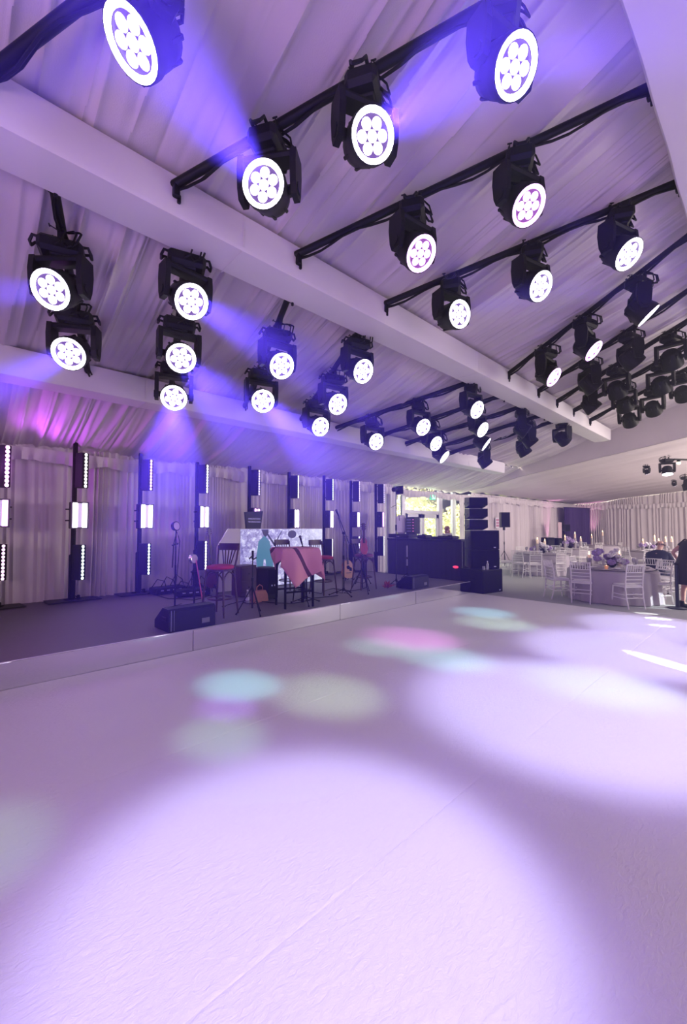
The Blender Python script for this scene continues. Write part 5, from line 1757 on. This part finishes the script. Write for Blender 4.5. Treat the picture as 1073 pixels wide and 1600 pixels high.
for s in (-1, 1):
    e = Vector(J['ell' if s < 0 else 'elr'][0]); h = Vector(J['shl' if s < 0 else 'shr'][0])
    MB().tube([h + Vector((-s * .03, 0, .02)), h, h + (e - h) * .42], .07, 12, rad=[.07, .072, .066]).build('sleeve', M_blk, wm, True)
    a = Vector(J['anl' if s < 0 else 'anr'][0]); t = Vector(J['tol' if s < 0 else 'tor'][0])
    MB().tube([a + Vector((0, -.03, .05)), a + Vector((0, -.02, -.03)), Vector((a.x, a.y + .05, .045)), Vector((t.x, t.y + .02, .04))], .05, 10, rad=[.05, .055, .052, .042]).box((a.x, a.y + .04, .012), (.09, .26, .024), .01).build('shoe', M_blackm, wm, True)
hand(wm, (-.27, .03, .965), (.05, .75, -.4), (0, .3, 1), .95)
hand(wm, (.17, .29, .945), (.0, .8, -.4), (0, .3, 1), .95)
head_parts(wm, (0, .255, 1.56), .098, (0, 1, -.35), mat('fair_hair', (.40, .22, .10), .6), False, .12)

# post under her hand
Ps = zc_point(1054, 8.60)
o = empty('queue_post', Ps, 0, 'dark upright post on a round base held by the woman in black', 'post')
MB().lathe([(.17, 0), (.17, .02), (.06, .035), (.03, .05)], 22).build('round_base', mat('dark_steel', (.04, .05, .07), .35, .6), o, True)
MB().cyl((0, 0, .04), (0, 0, .90), .034, .03, 14).build('pole', mat('dark_steel', (.04, .05, .07), .35, .6), o, True)
MB().lathe([(.03, .90), (.036, .91), (.036, .94), (.015, .955)], 14).build('cap', M_black, o, True)

# seated man leaning forward, navy jacket
Pm = zc_point(1021, 10.35)
mn = empty('person', Pm, VF - PI / 2 - R(55), 'balding man in a navy suit seated and leaning forward near the table', 'person')
J = {'pelvis': ((0, 0, .56), (.17, .13)), 'waist': ((0, .07, .74), (.15, .12)), 'chest': ((0, .20, .96), (.18, .13)), 'collar': ((0, .27, 1.03), (.07, .06)), 'neck': ((0, .33, 1.14), .055), 'jaw': ((0, .40, 1.19), (.065, .075)), 'head': ((0, .40, 1.27), (.08, .10)), 'crown': ((0, .38, 1.34), (.055, .065)),
     'shl': ((-.18, .25, .99), .05), 'ell': ((-.27, .34, .78), .045), 'wrl': ((-.14, .54, .74), .032), 'shr': ((.18, .25, .99), .05), 'elr': ((.27, .34, .80), .05), 'wrr': ((.14, .54, .74), .032),
     'hipl': ((-.10, .05, .54), .10), 'knl': ((-.13, .46, .52), .066), 'anl': ((-.13, .42, .10), .042), 'tol': ((-.14, .56, .04), .036), 'hipr': ((.10, .05, .54), .10), 'knr': ((.13, .46, .52), .066), 'anr': ((.13, .42, .10), .042), 'tor': ((.14, .56, .04), .036)}
Ed = [e for e in [('pelvis', 'waist'), ('waist', 'chest'), ('chest', 'collar'), ('collar', 'neck'), ('neck', 'jaw'), ('jaw', 'head'), ('head', 'crown'), ('collar', 'shl'), ('shl', 'ell'), ('ell', 'wrl'), ('collar', 'shr'), ('shr', 'elr'), ('elr', 'wrr'), ('pelvis', 'hipl'), ('hipl', 'knl'), ('knl', 'anl'), ('anl', 'tol'), ('pelvis', 'hipr'), ('hipr', 'knr'), ('knr', 'anr'), ('anr', 'tor')]]
skin_mesh('body', J, Ed, 'pelvis', M_sk, mn)
rows = []
for z, rx, ry, cy in ((1.12, .08, .075, .30), (1.09, .15, .11, .285), (1.04, .24, .14, .255), (.96, .235, .165, .20), (.76, .205, .16, .08), (.55, .215, .18, .0), (.46, .22, .20, .0)):
    rows.append([(rx * math.cos(t), cy + ry * math.sin(t), z) for t in np.linspace(0, 2 * PI, 33)])
MB().grid(rows).build('jacket', M_navy, mn, True)
for s, q in ((-1, 'l'), (1, 'r')):
    MB().tube([Vector(J['sh' + q][0]) + Vector((-s * .03, 0, .02)), J['sh' + q][0], J['el' + q][0], J['wr' + q][0]], .07, 12, rad=[.085, .095, .07, .046]).build('sleeve', M_navy, mn, True)
    MB().tube([J['hip' + q][0], J['kn' + q][0], Vector(J['kn' + q][0]) + Vector((0, .03, -.05)), Vector(J['an' + q][0]) + Vector((0, 0, -.02))], .1, 12, rad=[.125, .085, .082, .066]).build('trouser_leg', M_navy, mn, True)
    a = Vector(J['an' + q][0])
    MB().tube([a + Vector((0, -.04, -.05)), a + Vector((0, .06, -.055)), a + Vector((0, .17, -.065))], .045, 10, rad=[.045, .046, .036]).build('shoe', M_blackm, mn, True)
    hand(mn, Vector(J['wr' + q][0]) + Vector((0, .01, 0)), (-s * .35, .7, -.1), (0, 0, 1), 1.05)
head_parts(mn, (0, .42, 1.26), .104, (0, .95, -.3), mat('grey_hair', (.22, .17, .15), .7), True)
put_chair(1023, 10.45, -55, 'chair under the seated man in navy')

# woman by the glass doors
Pg = Vector((at_y(698, 830, 9.05).x, 9.05, 0))
wg = empty('person', Pg, PI - .5, 'woman with brown hair and grey jacket standing before the glass', 'person')
J = {'pelvis': ((0, 0, .95), (.15, .12)), 'waist': ((0, .01, 1.10), (.125, .10)), 'chest': ((0, .0, 1.30), (.155, .11)), 'collar': ((0, -.01, 1.44), (.11, .08)), 'neck': ((0, .0, 1.50), .048), 'jaw': ((0, .035, 1.57), (.06, .07)), 'head': ((0, .025, 1.64), (.075, .095)), 'crown': ((0, .01, 1.71), (.05, .06)),
     'shl': ((-.16, -.01, 1.41), .055), 'ell': ((-.23, .02, 1.14), .042), 'wrl': ((-.08, .24, 1.22), .028), 'shr': ((.16, -.01, 1.41), .055), 'elr': ((.22, .02, 1.14), .042), 'wrr': ((.08, .24, 1.24), .028),
     'hipl': ((-.09, 0, .88), .09), 'knl': ((-.095, .02, .50), .06), 'anl': ((-.095, -.02, .09), .038), 'tol': ((-.10, .12, .035), .034), 'hipr': ((.09, 0, .88), .09), 'knr': ((.10, .02, .50), .06), 'anr': ((.10, -.02, .09), .038), 'tor': ((.11, .12, .035), .034)}
skin_mesh('body', J, Ed, 'pelvis', M_sk, wg)
M_gj = mat('grey_jacket', (.22, .20, .25), .8)
rows = []
for z, rx, ry in ((1.47, .09, .075), (1.43, .19, .105), (1.30, .195, .135), (1.10, .165, .13), (.95, .19, .165), (.80, .20, .18)):
    rows.append([(rx * math.cos(t), ry * math.sin(t), z) for t in np.linspace(0, 2 * PI, 33)])
MB().grid(rows).build('jacket', M_gj, wg, True)
for s, q in ((-1, 'l'), (1, 'r')):
    MB().tube([Vector(J['sh' + q][0]) + Vector((-s * .03, 0, .02)), J['sh' + q][0], J['el' + q][0], J['wr' + q][0]], .07, 12, rad=[.07, .072, .056, .04]).build('sleeve', M_gj, wg, True)
    MB().tube([J['hip' + q][0], J['kn' + q][0], Vector(J['an' + q][0]) + Vector((0, 0, -.02))], .1, 12, rad=[.115, .08, .062]).build('trouser_leg', M_blk, wg, True)
    a = Vector(J['an' + q][0])
    MB().tube([a + Vector((0, -.03, -.045)), a + Vector((0, .06, -.05)), a + Vector((0, .16, -.06))], .04, 10, rad=[.042, .044, .034]).build('shoe', M_blackm, wg, True)
    hand(wg, Vector(J['wr' + q][0]) + Vector((0, .01, 0)), (-s * .3, .7, .1), (0, 0, 1), .95)
head_parts(wg, (0, .03, 1.63), .098, (0, 1, -.1), mat('brown_hair', (.16, .05, .03), .6), False, .2)
